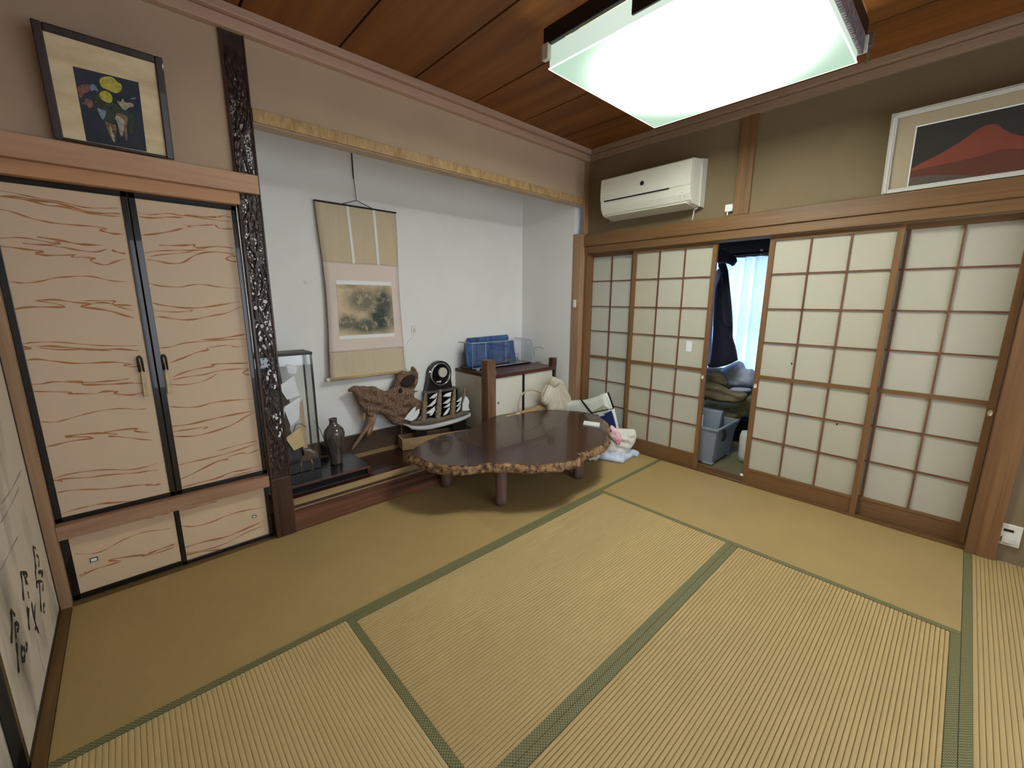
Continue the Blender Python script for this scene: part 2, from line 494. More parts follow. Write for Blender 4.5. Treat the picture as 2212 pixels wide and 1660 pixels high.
# ---------------------------------------------------------------- mesh helpers
class MB:
    """collects shapes, then links them as ONE mesh object"""
    def __init__(s):
        s.v = []
        s.f = []
        s.m = []
        s.cur = 0

    def face(s, idx):
        s.f.append(tuple(idx))
        s.m.append(s.cur)

    def box(s, a, b):
        x0, y0, z0 = (min(a[i], b[i]) for i in range(3))
        x1, y1, z1 = (max(a[i], b[i]) for i in range(3))
        n = len(s.v)
        s.v += [(x0, y0, z0), (x1, y0, z0), (x1, y1, z0), (x0, y1, z0), (x0, y0, z1), (x1, y0, z1), (x1, y1, z1), (x0, y1, z1)]
        for q in ((0, 3, 2, 1), (4, 5, 6, 7), (0, 1, 5, 4), (1, 2, 6, 5), (2, 3, 7, 6), (3, 0, 4, 7)):
            s.face([n + i for i in q])
        return s

    def hexa(s, p):
        """eight corners: bottom four then top four"""
        n = len(s.v)
        s.v += [tuple(x) for x in p]
        for q in ((0, 3, 2, 1), (4, 5, 6, 7), (0, 1, 5, 4), (1, 2, 6, 5), (2, 3, 7, 6), (3, 0, 4, 7)):
            s.face([n + i for i in q])
        return s

    def obox(s, c, ax, ay, hx, hy, z0, z1):
        """box turned about z: centre, unit axes, half sizes"""
        c = Vector(c)
        ax = Vector(ax)
        ay = Vector(ay)
        P = []
        for z in (z0, z1):
            for sx, sy in ((-1, -1), (1, -1), (1, 1), (-1, 1)):
                q = c + ax * hx * sx + ay * hy * sy
                P.append((q.x, q.y, z))
        return s.hexa(P)

    def tube(s, pts, r, seg=8, caps=True):
        pts = [Vector(p) for p in pts]
        rs = r if isinstance(r, (list, tuple)) else [r] * len(pts)
        n = len(s.v)
        up = None
        for i, p in enumerate(pts):
            t = (pts[min(i + 1, len(pts) - 1)] - pts[max(i - 1, 0)]).normalized()
            if up is None:
                up = Vector((0, 0, 1)) if abs(t.z) < 0.9 else Vector((1, 0, 0))
            a = t.cross(up).normalized()
            bb = a.cross(t).normalized()
            up = bb
            for k in range(seg):
                th = 2 * PI * k / seg
                s.v.append(tuple(p + (a * math.cos(th) + bb * math.sin(th)) * rs[i]))
        for i in range(len(pts) - 1):
            for k in range(seg):
                s.face([n + i * seg + k, n + i * seg + (k + 1) % seg, n + (i + 1) * seg + (k + 1) % seg, n + (i + 1) * seg + k])
        if caps:
            s.face([n + k for k in range(seg)][::-1])
            s.face([n + (len(pts) - 1) * seg + k for k in range(seg)])
        return s

    def lathe(s, c, prof, seg=32, axis=(0, 0, 1), wob=None):
        """profile of (radius, height) spun about an axis through c"""
        c = Vector(c)
        ax = Vector(axis).normalized()
        a = ax.cross(Vector((0, 0, 1)) if abs(ax.z) < 0.9 else Vector((1, 0, 0))).normalized()
        b = ax.cross(a)
        n = len(s.v)
        for r, h in prof:
            for k in range(seg):
                th = 2 * PI * k / seg
                rr = r * (1 + (wob(th, h) if wob else 0))
                s.v.append(tuple(c + ax * h + (a * math.cos(th) + b * math.sin(th)) * rr))
        for i in range(len(prof) - 1):
            for k in range(seg):
                s.face([n + i * seg + k, n + i * seg + (k + 1) % seg, n + (i + 1) * seg + (k + 1) % seg, n + (i + 1) * seg + k])
        s.face([n + k for k in range(seg)][::-1])
        s.face([n + (len(prof) - 1) * seg + k for k in range(seg)])
        return s

    def prism(s, poly, d):
        """closed outline (3-D points) pushed along vector d"""
        d = Vector(d)
        n = len(s.v)
        k = len(poly)
        s.v += [tuple(Vector(p)) for p in poly] + [tuple(Vector(p) + d) for p in poly]
        s.face(list(range(n, n + k)))
        s.face(list(range(n + 2 * k - 1, n + k - 1, -1)))
        for i in range(k):
            j = (i + 1) % k
            s.face([n + i, n + k + i, n + k + j, n + j])
        return s

    def ribbon(s, pts, w, nrm, lift=0.0006, taper=True, smooth=2):
        """brush line lying on a surface"""
        pts = [Vector(p) for p in pts]
        for _ in range(smooth):
            q = [pts[0]]
            for a, b in zip(pts[:-1], pts[1:]):
                q += [a.lerp(b, 0.25), a.lerp(b, 0.75)]
            q.append(pts[-1])
            pts = q
        nrm = Vector(nrm)
        n = len(s.v)
        N = len(pts)
        for i, p in enumerate(pts):
            t = pts[min(i + 1, N - 1)] - pts[max(i - 1, 0)]
            if t.length < 1e-9:
                t = Vector((1, 0, 0))
            t.normalize()
            sd = t.cross(nrm).normalized()
            f = 1.0
            if taper:
                x = i / (N - 1)
                f = min(1, 0.25 + 4 * x, 0.25 + 4 * (1 - x)) * (0.78 + 0.35 * math.sin(i * 0.9 + N))
            for sg in (-1, 1):
                s.v.append(tuple(p + nrm * (lift + 0.0003 * i / N) + sd * (w * 0.5 * f * sg)))
        for i in range(N - 1):
            a = n + 2 * i
            s.face([a, a + 1, a + 3, a + 2])
        return s

    def build(s, name, mats, parent=None, smooth=False, bevel=0, sub=0, recalc=True):
        if not isinstance(mats, (list, tuple)):
            mats = [mats]
        off = parent_world(parent) if parent else Vector((0, 0, 0))
        me = bpy.data.meshes.new(name)
        me.from_pydata([tuple(Vector(v) - off) for v in s.v], [], s.f)
        for mt in mats:
            me.materials.append(mt)
        me.polygons.foreach_set('material_index', [min(i, len(mats) - 1) for i in s.m])
        if recalc:
            import bmesh
            bm = bmesh.new()
            bm.from_mesh(me)
            bmesh.ops.recalc_face_normals(bm, faces=bm.faces)
            bm.to_mesh(me)
            bm.free()
        if smooth:
            me.polygons.foreach_set('use_smooth', [True] * len(me.polygons))
        me.update()
        o = bpy.data.objects.new(name, me)
        COL.objects.link(o)
        if parent:
            o.parent = parent
        if bevel:
            bv = o.modifiers.new('bevel', 'BEVEL')
            bv.width = bevel
            bv.segments = 2
            bv.limit_method = 'ANGLE'
        if sub:
            sb = o.modifiers.new('subdivision', 'SUBSURF')
            sb.levels = sub
            sb.render_levels = sub
        return o


def parent_world(p):
    v = Vector((0, 0, 0))
    while p:
        v += p.location
        p = p.parent
    return v


def thing(name, label, cat, loc, group=None):
    o = bpy.data.objects.new(name, None)
    o.empty_display_size = 0.05
    o.location = loc
    COL.objects.link(o)
    o['label'] = label
    o['category'] = cat
    if group:
        o['group'] = group
    return o


def tag(o, label, cat, group=None):
    o['label'] = label
    o['category'] = cat
    if group:
        o['group'] = group
    return o


def struct(o, label=None):
    o['kind'] = 'structure'
    if label:
        o['label'] = label
    return o


def inside(poly, x, y):
    c = False
    j = len(poly) - 1
    for i in range(len(poly)):
        xi, yi = poly[i]
        xj, yj = poly[j]
        if (yi > y) != (yj > y) and x < (xj - xi) * (y - yi) / (yj - yi) + xi:
            c = not c
        j = i
    return c


def smooth_poly(p, it=2):
    for _ in range(it):
        q = []
        for i in range(len(p)):
            a = p[i]
            b = p[(i + 1) % len(p)]
            q += [(a[0] * .75 + b[0] * .25, a[1] * .75 + b[1] * .25), (a[0] * .25 + b[0] * .75, a[1] * .25 + b[1] * .75)]
        p = q
    return p


def pillow(mb, outline, origin, eu, ev, thick, R, step, rough=0.0, freq=12.0, back=0.5, it=2, folds=None, seed=0.0):
    """solid rounded body whose silhouette is the outline (2-D, in the eu/ev frame); thick to both sides"""
    origin = Vector(origin)
    eu = Vector(eu)
    ev = Vector(ev)
    nn = eu.cross(ev).normalized()
    if (CAM - origin).dot(nn) < 0:
        nn = -nn
    poly = smooth_poly(outline, it)
    P = np.array(poly)
    Q = np.roll(P, -1, axis=0)
    D = Q - P
    L2 = (D ** 2).sum(1) + 1e-12

    def near(x, y):
        t = ((x - P[:, 0]) * D[:, 0] + (y - P[:, 1]) * D[:, 1]) / L2
        t = np.clip(t, 0, 1)
        cx = P[:, 0] + t * D[:, 0]
        cy = P[:, 1] + t * D[:, 1]
        d = (cx - x) ** 2 + (cy - y) ** 2
        i = int(d.argmin())
        return math.sqrt(d[i]), cx[i], cy[i]
    x0, y0 = P.min(0)
    x1, y1 = P.max(0)
    nx = int((x1 - x0) / step) + 2
    ny = int((y1 - y0) / step) + 2
    keep = {}
    used = {}
    for i in range(nx):
        for j in range(ny):
            if inside(poly, x0 + (i + .5) * step, y0 + (j + .5) * step):
                keep[(i, j)] = 1
                for a, b in ((0, 0), (1, 0), (1, 1), (0, 1)):
                    used[(i + a, j + b)] = None
    fr = {}
    bk = {}
    for (i, j) in used:
        x = x0 + i * step
        y = y0 + j * step
        full = all((i - a, j - b) in keep for a, b in ((0, 0), (1, 0), (1, 1), (0, 1)))
        d, cx, cy = near(x, y)
        if not full:
            x, y, d = cx, cy, 0.0
        q = min(d / R, 1.0)
        h = thick * math.sqrt(max(0, 1 - (1 - q) ** 2))
        p = origin + eu * x + ev * y
        k = 0.0
        if rough:
            k = mnoise.fractal(Vector((x * freq + seed, y * freq, seed)), 1.0, 2.0, 4) * rough
        if folds:
            k += folds(x, y)
        k *= min(1, q * 1.5)
        idx = len(mb.v)
        mb.v.append(tuple(p + nn * (h + k)))
        fr[(i, j)] = idx
        if full:
            bk[(i, j)] = len(mb.v)
            mb.v.append(tuple(p - nn * (h * back)))
        else:
            bk[(i, j)] = idx
    for (i, j) in keep:
        c = [(i, j), (i + 1, j), (i + 1, j + 1), (i, j + 1)]
        mb.face([fr[q] for q in c])
        mb.face([bk[q] for q in c][::-1])
    return mb


def frame_at(p):
    """a vertical plane through p that faces the camera: returns origin, eu, ev"""
    p = Vector(p)
    n = Vector((CAM.x - p.x, CAM.y - p.y, 0)).normalized()
    eu = Vector((0, 0, 1)).cross(n).normalized()
    return p, eu, Vector((0, 0, 1)), n


def px_outline(pts, p, n, eu, ev):
    out = []
    for u, v in pts:
        w = onp(p, n, u, v) - Vector(p)
        out.append((w.dot(eu), w.dot(ev)))
    return out


def wavy(x, y):
    return 0

# ================================================================ THE ROOM
H = 2.655
NB = 0.775      # niche back wall
NS = 3.52       # niche side wall
NF = 0.085      # niche floor height


def sbox(name, a, b, mt, bevel=0, label=None):
    o = MB().box(a, b).build(name, M[mt] if isinstance(mt, str) else mt, bevel=bevel)
    return struct(o, label)


sbox('floor', (-0.2, -3.75, -0.10), (5.35, 0.9, -0.006), 'veranda_floor', label='sub floor under the straw mats')

# ceiling: wide cedar boards with dark gaps, boards run front to back
mb = MB()
mb.box((-0.1, -3.7, H + 0.02), (3.65, 0.1, H + 0.05))
for k in range(-1, 9):
    x0 = 0.005 + 0.45 * k
    mb.cur = 0
    mb.box((max(-0.1, x0 + 0.006), -3.7, H), (min(3.65, x0 + 0.444), 0.1, H + 0.022))
mb.m[:6] = [1] * 6
struct(mb.build('ceiling', [M['ceil'], M['dark_gap']]), 'orange brown cedar board ceiling with dark gaps')

# back wall: plaster above the closet and above the display niche
mb = MB()
mb.box((-0.1, 0.008, 1.86), (0.83, 0.09, H + 0.02))
mb.box((0.918, 0.008, 2.2), (3.6, 0.09, H + 0.02))
mb.box((-0.1, 0.10, 0.0), (0.80, 0.14, 1.9))
struct(mb.build('wall_back', M['plaster']), 'beige plaster wall above closet and niche')
mb = MB()
mb.box((0.74, NB, -0.01), (NS + 0.1, NB + 0.06, H + 0.02))
mb.box((0.74, 0.09, -0.01), (0.80, NB, H + 0.02))
mb.box((0.80, 0.09, 2.56), (NS + 0.1, NB, H))
struct(mb.build('wall_niche_back', M['white_wall']), 'white wall of the display niche')
mb = MB()
mb.box((NS, 0.085, -0.01), (3.68, NB, 2.56))
struct(mb.build('wall_niche_side', M['white_wall']), 'white side wall of the niche')
# right wall
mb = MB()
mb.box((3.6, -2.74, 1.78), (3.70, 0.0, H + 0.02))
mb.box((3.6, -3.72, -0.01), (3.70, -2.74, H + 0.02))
struct(mb.build('wall_right', M['plaster_side_shaded']), 'beige plaster wall above the paper doors, dimmer light put into its colour')
# left wall
mb = MB()
mb.box((-0.16, -3.72, 1.86), (0.0, 0.1, H + 0.02))
mb.box((-0.16, -3.72, -0.01), (-0.10, 0.1, 1.9))
struct(mb.build('wall_left', M['plaster']), 'left wall behind the calligraphy panels')
# front wall (behind the camera) with an opening added for the fill light
mb = MB()
mb.box((-0.1, -3.74, -0.01), (0.45, -3.65, H + 0.02))
mb.box((3.35, -3.74, -0.01), (3.65, -3.65, H + 0.02))
mb.box((0.45, -3.74, 2.02), (3.35, -3.65, H + 0.02))
mb.box((0.45, -3.74, -0.01), (3.35, -3.65, 0.30))
struct(mb.build('wall_front', M['plaster']), 'wall behind the viewpoint with a wide opening added for the fill light')
mb = MB()  # unseen window frame, added to go with the fill light
for x in (0.47, 1.42, 2.38, 3.31):
    mb.box((x - 0.02, -3.71, 0.30), (x + 0.02, -3.68, 2.02))
for z in (0.32, 2.0):
    mb.box((0.45, -3.71, z - 0.02), (3.35, -3.68, z + 0.02))
struct(mb.build('added_window_1', M['cedar_y']), 'unseen window frame added with the fill light behind the viewpoint')

# cornices (two stepped strips)
mb = MB()
mb.box((-0.05, -0.035, 2.567), (3.6, 0.01, 2.615))
mb.box((-0.05, -0.065, 2.617), (3.6, 0.01, H))
struct(mb.build('trim_1', M['corn_x'], bevel=0.003), 'pale mauve stepped cornice above the niche')
mb = MB()
mb.box((3.565, -3.65, 2.567), (3.6, -0.035, 2.615))
mb.box((3.535, -3.65, 2.617), (3.6, -0.065, H))
struct(mb.build('trim_2', M['corn_y'], bevel=0.003), 'brown grey stepped cornice above the paper doors')
# wide rail and lower rail over the closet
sbox('trim_3', (-0.05, -0.04, 1.862), (0.912, 0.01, 1.948), 'hinoki_x', 0.002, 'wide pale pink wooden rail over the closet')
sbox('trim_4', (-0.05, -0.012, 1.806), (0.829, 0.09, 1.861), 'kamoi_x', 0.0015, 'orange wooden head rail of the closet')
sbox('trim_5', (0.002, -0.004, 0.322), (0.815, 0.05, 0.386), 'rail_x', 0.0015, 'grey brown rail between the closet doors')
# corner post by the closet
sbox('trim_6', (-0.042, -0.004, 0.0), (0.001, 0.09, 1.86), 'post_z', 0.0015, 'pale wooden corner post beside the closet')
# closet threshold and left threshold
sbox('trim_7', (0.0, 0.0, -0.005), (0.82, 0.075, 0.004), 'track_x', 0, 'brown threshold under the closet')
sbox('trim_8', (-0.085, -3.65, -0.005), (-0.001, -0.004, 0.006), 'track', 0, 'brown track under the calligraphy panels')
# niche lintel
mb = MB()
mb.box((0.925, -0.012, 2.205), (3.56, 0.095, 2.262))
struct(mb.build('trim_9', M['lintel'], bevel=0.0015), 'pale speckled lintel board across the niche')
# niche front sill with its stepped strips
mb = MB()
mb.cur = 0
mb.box((0.918, 0.0, -0.005), (3.52, 0.045, 0.138))
mb.cur = 1
mb.box((0.918, -0.0015, 0.1385), (3.52, 0.006, 0.142))
mb.cur = 2
mb.box((0.918, 0.006, 0.138), (3.52, 0.05, 0.140))
mb.cur = 1
mb.box((0.918, 0.05, 0.10), (3.52, 0.145, 0.1405))
mb.cur = 3
mb.box((0.80, 0.145, -0.005), (3.52, NB, NF))
mb.box((0.80, 0.045, -0.005), (3.52, 0.145, 0.10))
struct(mb.build('trim_10', [M['sill'], M['sill_light'], M['sill_dark'], M['toko_floor']]), 'reddish wooden step and dark floor of the niche')
mb = MB()
mb.cur = 0
mb.box((0.80, NB - 0.02, NF), (2.58, NB, 0.262))
mb.cur = 1
mb.box((0.80, NB - 0.075, NF), (2.58, NB - 0.02, NF + 0.012))
struct(mb.build('baseboard_niche', [M['toko_base'], M['sill_light']]), 'dark brown board along the foot of the niche wall')
# posts
sbox('trim_11', (NS - 0.004, 0.0, 0.0), (3.604, 0.092, 1.955), 'post_z', 0.002, 'wooden corner post between niche and paper doors')
sbox('trim_12', (3.545, -0.012, 1.955), (3.604, 0.02, 2.57), 'post_z', 0.002, 'thin wooden corner strip above the rail')
sbox('trim_13', (3.578, -1.388, 1.945), (3.605, -1.29, 2.57), 'cedar_z', 0.002, 'wooden post on the wall right of the air conditioner')
sbox('trim_14', (3.572, -2.80, 0.0), (3.72, -2.69, 2.57), 'cedar_z', 0.002, 'thick wooden post at the right end of the paper doors')
sbox('trim_15', (3.583, -0.03, 0.0), (3.70, 0.0, 1.80), 'cedar_z', 0.002, 'narrow wooden jamb left of the paper doors')
mb = MB()
mb.box((3.560, -3.65, 1.845), (3.61, 0.02, 1.941))
mb.box((3.574, -3.65, 1.785), (3.70, 0.0, 1.846))
struct(mb.build('trim_16', M['cedar_y'], bevel=0.004), 'long brown rail above the paper doors')
mb = MB()
mb.box((3.600, -2.69, -0.006), (3.618, 0.0, 0.012))
mb.box((3.618, -2.69, -0.006), (3.652, 0.0, 0.004))
mb.box((3.652, -2.69, -0.006), (3.660, 0.0, 0.012))
mb.box((3.660, -2.69, -0.006), (3.694, 0.0, 0.004))
mb.box((3.694, -2.69, -0.006), (3.74, 0.0, 0.012))
struct(mb.build('trim_17', M['track']), 'grooved wooden threshold under the paper doors')

# ---------------------------------------------------------------- veranda behind the paper doors
VX = 5.15
mb = MB()
mb.box((VX, -3.1, -0.01), (VX + 0.08, 0.75, 0.35))
mb.box((VX, -3.1, 1.83), (VX + 0.08, 0.75, 2.45))
mb.box((VX, -3.1, 0.3), (VX + 0.08, -1.95, 1.9))
mb.box((VX, 0.55, 0.3), (VX + 0.08, 0.75, 1.9))
mb.box((3.7, 0.70, -0.01), (VX, 0.78, 2.45))
mb.box((3.7, -3.1, -0.01), (VX, -3.02, 2.45))
struct(mb.build('wall_veranda', M['veranda_wall']), 'veranda wall around its window')
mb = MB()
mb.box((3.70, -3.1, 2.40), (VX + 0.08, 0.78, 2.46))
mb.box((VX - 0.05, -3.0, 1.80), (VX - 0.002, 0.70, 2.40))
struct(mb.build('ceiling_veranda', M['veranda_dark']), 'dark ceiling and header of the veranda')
mb = MB()
for y in (-1.93, -1.1, -0.25, 0.55):
    mb.box((VX + 0.01, y - 0.025, 0.35), (VX + 0.05, y + 0.025, 1.83))
for z in (0.37, 1.12, 1.81):
    mb.box((VX + 0.01, -1.95, z - 0.02), (VX + 0.05, 0.55, z + 0.02))
w2 = struct(mb.build('window_2', M['grey_metal']), 'veranda window behind the sheer curtain')
MB().box((VX + 0.028, -1.95, 0.35), (VX + 0.032, 0.55, 1.83)).build('pane', M['glass'], w2)

# curtain
ct = thing('sheer_curtain', 'pale blue sheer curtain hanging at the window beyond the open paper doors', 'curtain', (VX - 0.11, -1.2, 0.2))
mb = MB()
N = 420
y0, y1 = -2.10, 0.6
for i in range(N + 1):
    y = y0 + (y1 - y0) * i / N
    for j in range(13):
        z = 0.28 + (1.79 - 0.28) * j / 12
        a = 0.028 * (1.25 - 0.45 * j / 12)
        x = VX - 0.11 + a * math.sin(y * 62 + 0.5 * math.sin(y * 9)) + 0.012 * math.sin(y * 23 + 1.3 * z)
        mb.v.append((x, y, z))
for i in range(N):
    for j in range(12):
        a = i * 13 + j
        mb.face((a, a + 13, a + 14, a + 1))
mb.build('curtain_cloth', M['curtain'], ct, smooth=True, recalc=False)
mb = MB()
mb.tube([(VX - 0.11, -2.12, 1.80), (VX - 0.11, 0.6, 1.80)], 0.010, 10)
mb.build('curtain_rail', M['grey_metal'], ct)
mb = MB()
mb.lathe((VX - 0.075, -1.03, 1.835), [(0.012, -0.03), (0.016, -0.01), (0.012, 0.02), (0.004, 0.03)], 12)
mb.build('rail_end_cap', M['white_cap'], ct)

# ---------------------------------------------------------------- sliding paper doors
def shoji(n, x, ya, yb, cols, label, pull=None, patch=None, slide_edge=0.04):
    """x: room-side face; ya > yb"""
    z0, z1 = 0.006, 1.785
    t = 0.028
    root = bpy.data.objects.new('door_%d' % n, None)
    root.location = (x, ya, 0)
    COL.objects.link(root)
    struct(root, label)
    root['category'] = 'sliding door'
    mb = MB()
    mb.box((x, ya - 0.032, z0), (x + t, ya, z1))
    mb.build('stile', M['cedar_z'], root, bevel=0.002)
    mb = MB()
    mb.box((x, yb, z0), (x + t, yb + 0.032, z1))
    mb.build('stile', M['cedar_z'], root, bevel=0.002)
    mb = MB()
    mb.box((x + 0.002, yb + 0.032, 1.752), (x + t - 0.002, ya - 0.032, z1))
    mb.build('top_rail', M['cedar_y'], root)
    mb = MB()
    mb.box((x + 0.003, yb + 0.032, 0.807), (x + t - 0.003, ya - 0.032, 0.832))
    mb.build('middle_rail', M['cedar_y'], root)
    mb = MB()
    mb.box((x + 0.006, yb + 0.032, z0), (x + t - 0.006, ya - 0.032, 0.112))
    mb.box((x + 0.001, yb + 0.032, 0.108), (x + t - 0.001, ya - 0.032, 0.124))
    mb.build('kick_board', M['cedar_y'], root)
    # lattice
    mb = MB()
    for z in (1.533, 1.300, 1.068, 0.594, 0.362):
        mb.box((x + 0.006, yb + 0.032, z - 0.0045), (x + 0.018, ya - 0.032, z + 0.0045))
    for c in cols:
        mb.box((x + 0.0055, c - 0.0045, 0.124), (x + 0.0175, c + 0.0045, 0.807))
        mb.box((x + 0.0055, c - 0.0045, 0.832), (x + 0.0175, c + 0.0045, 1.752))
    mb.build('lattice', M['muntin'], root)
    mb = MB()
    mb.box((x + 0.018, yb + 0.03, 0.115), (x + 0.0192, ya - 0.03, 1.76))
    mb.build('paper', M['shoji'], root)
    if pull:
        for (py, pz) in pull:
            mb = MB()
            mb.lathe((x - 0.0002, py, pz), [(0.0165, 0), (0.0165, 0.0025), (0.012, 0.003), (0.011, 0.0008), (0.002, 0.0006)], 20, axis=(-1, 0, 0))
            o = mb.build('finger_pull', M['metal_white'], root, smooth=True)
            o.scale = (1, 0.62, 1)
            # keep the pull where it was after narrowing it
            o.location = (0, (py - ya) * (1 - 0.62), 0)
    if patch:
        mb = MB()
        for (a, b) in patch:
            mb.box((x + 0.0172, a[0], a[1]), (x + 0.0182, b[0], b[1]))
        mb.build('paper_patch', M['paper_white'], root)
    return root


def cols3(ya, yb):
    w = (ya - yb - 0.064) / 3
    return [yb + 0.032 + w, yb + 0.032 + 2 * w]


shoji(1, 3.662, -0.002, -0.70, cols3(-0.002, -0.70), 'leftmost sliding paper door, half hidden behind the second')
shoji(2, 3.622, -0.487, -1.187, cols3(-0.487, -1.187), 'second sliding paper door, left edge of the dark opening',
      pull=[(-1.170, 0.765)], patch=[((-1.055, 0.955), (-1.01, 1.04))])
d3 = shoji(3, 3.622, -1.532, -2.207, cols3(-1.532, -2.207), 'third sliding paper door, right edge of the opening', pull=[(-1.549, 0.752)])
for (u_, v_) in ((1710, 786), (1808, 917)):
    q_ = on('x', 3.639, u_, v_)
    MB().box((3.6385, q_.y - 0.004, q_.z - 0.006), (3.6402, q_.y + 0.004, q_.z + 0.006)).build('paper_tear', M['dark_gap'], d3)
q_ = on('x', 3.622, 1602, 1026)
MB().lathe((3.621, q_.y, q_.z), [(0.010, 0), (0.012, 0.004), (0.006, 0.010)], 16, axis=(-1, 0, 0)).build('white_stud', M['white_cap'], d3, smooth=True)
shoji(4, 3.662, -1.975, -2.688, cols3(-1.975, -2.688), 'rightmost sliding paper door against the thick post', pull=[(-2.672, 0.77)])

# calligraphy panels on the left
FX = -0.036


def side_panel(n, x, ya, yb, label):
    root = bpy.data.objects.new('door_%d' % n, None)
    root.location = (x, ya, 0)
    COL.objects.link(root)
    struct(root, label)
    root['category'] = 'sliding door'
    mb = MB()
    for a, b in (((x - 0.02, ya - 0.012, 0.007), (x + 0.003, ya, 1.80)), ((x - 0.02, yb, 0.007), (x + 0.003, yb + 0.026, 1.80)),
                 ((x - 0.02, yb, 0.007), (x + 0.003, ya, 0.024)), ((x - 0.02, yb, 1.78), (x + 0.003, ya, 1.80))):
        mb.box(a, b)
    mb.build('black_frame', M['black_lacquer'], root)
    return root


d5 = side_panel(5, FX, -0.004, -0.873, 'left cream panel with black calligraphy beside the closet')
mb = MB()
mb.box((FX - 0.015, -0.862, 0.02), (FX, -0.012, 1.79))
S6 = lambda p: on('x', FX, p[0] / 2.515, 1000 + p[1] / 2.515)
mb.cur = 2
for w, pts in [(0.007, [(115, 40), (60, 150), (5, 225)]), (0.006, [(105, 130), (50, 250), (0, 330)]), (0.006, [(98, 395), (50, 490), (0, 590)]),
               (0.005, [(200, 960), (212, 1040), (245, 1160)])]:
    mb.ribbon([S6(p) for p in pts], w, (1, 0, 0), 0.0006)
mb.cur = 3
for w, pts in [(.012, [(178, 458), (185, 500), (190, 540), (195, 585)]), (.008, [(195, 500), (212, 520), (208, 570)]), (.010, [(178, 456), (192, 468)]),
               (.012, [(110, 590), (120, 650), (126, 752)]), (.010, [(108, 592), (152, 606), (132, 635), (150, 662)]), (.008, [(122, 600), (146, 655)]),
               (.010, [(150, 700), (156, 740)]), (.012, [(146, 780), (152, 850), (158, 912)]), (.008, [(156, 790), (153, 870)]),
               (.010, [(190, 580), (196, 640), (200, 684)]), (.010, [(205, 598), (236, 588), (224, 622)]), (.012, [(211, 640), (216, 710), (223, 815)]),
               (.008, [(195, 650), (235, 642), (230, 700)]), (.010, [(170, 755), (181, 850), (210, 928)]), (.008, [(190, 760), (185, 830), (196, 890), (188, 912)]),
               (.013, [(58, 796), (64, 880), (60, 985)]), (.010, [(58, 800), (80, 832)]), (.011, [(78, 868), (86, 960)]), (.010, [(80, 872), (106, 882), (90, 920)]),
               (.013, [(88, 975), (94, 1060), (101, 1145)]), (.012, [(120, 995), (112, 1040), (125, 1088)]), (.012, [(126, 1085), (136, 1040), (126, 1000)]),
               (.009, [(138, 985), (149, 988), (140, 1030)]), (.010, [(240, 765), (234, 790), (240, 822)]), (.003, [(145, 1090), (185, 1222)]),
               (.003, [(212, 925), (246, 1005)])]:
    mb.ribbon([S6(p) for p in pts], w * (1.55 if w > .004 else 1), (1, 0, 0), 0.0010)
mb.build('panel', [M['fusuma_side'], M['ink_grey'], M['ink_mid'], M['ink']], d5)
d6 = side_panel(6, FX - 0.024, -0.848, -1.75, 'nearer sliding panel, only its black edge in view')
mb = MB()
mb.box((FX - 0.039, -1.74, 0.02), (FX - 0.024, -0.858, 1.79))
mb.build('panel', M['fusuma_side'], d6)
d7 = side_panel(7, FX, -1.73, -2.62, 'sliding panel beside the viewpoint')
mb = MB()
mb.box((FX - 0.015, -2.61, 0.02), (FX, -1.742, 1.79))
mb.build('panel', M['fusuma_side'], d7)

# ---------------------------------------------------------------- straw mats
RP = 0.0145


def tatami(x0, x1, y0, y1, along, borders, label, depth=0.0020, groove='tatami_groove', straw='tatami'):
    """borders: list of sides 'x0','x1','y0','y1' that carry a cloth border"""
    root = thing('tatami_mat', label, 'floor mat', ((x0 + x1) / 2, (y0 + y1) / 2, 0), 'straw mats of the floor')
    BW = 0.031
    wx0, wx1, wy0, wy1 = x0 + 0.0008, x1 - 0.0008, y0 + 0.0008, y1 - 0.0008
    ix0 = x0 + BW if 'x0' in borders else wx0
    ix1 = x1 - BW if 'x1' in borders else wx1
    iy0 = y0 + BW if 'y0' in borders else wy0
    iy1 = y1 - BW if 'y1' in borders else wy1
    mb = MB()
    mb.box((wx0, wy0, -0.006), (wx1, wy1, -0.0045))
    # ridged woven top
    A, B = (iy0, iy1) if along == 'x' else (ix0, ix1)
    L0, L1 = (ix0, ix1) if along == 'x' else (iy0, iy1)
    n = max(1, round((B - A) / RP))
    p = (B - A) / n
    prof = [(0.0, -1.0), (0.05, -.95), (0.09, -.5), (0.22, -.16), (0.5, 0.0), (0.78, -.16), (0.91, -.5), (0.95, -.95)]
    prof = [(a, b * depth) for a, b in prof]
    rows = []
    for k in range(n):
        for f, h in prof:
            rows.append((A + (k + f) * p, h, f))
    rows.append((B, -depth, 0.0))
    base = len(mb.v)
    for c, h, f in rows:
        for l in (L0, L1):
            mb.v.append((l, c, h) if along == 'x' else (c, l, h))
    for i in range(len(rows) - 1):
        f = rows[i][2]
        mb.cur = 1 if (f < 0.01 or f > 0.92) else 0
        a = base + 2 * i
        mb.face((a, a + 1, a + 3, a + 2))
    mb.build('woven_straw', [M[straw], M[groove]], root, recalc=False)
    for s in borders:
        q = {'x0': ((x0 + 0.0008, wy0), (x0 + BW, wy1)), 'x1': ((x1 - BW, wy0), (x1 - 0.0008, wy1)),
             'y0': ((wx0, y0 + 0.0008), (wx1, y0 + BW)), 'y1': ((wx0, y1 - BW), (wx1, y1 - 0.0008))}[s]
        MB().box((q[0][0], q[0][1], -0.004), (q[1][0], q[1][1], 0.0012)).build('cloth_border', M['heri'], root)
    return root


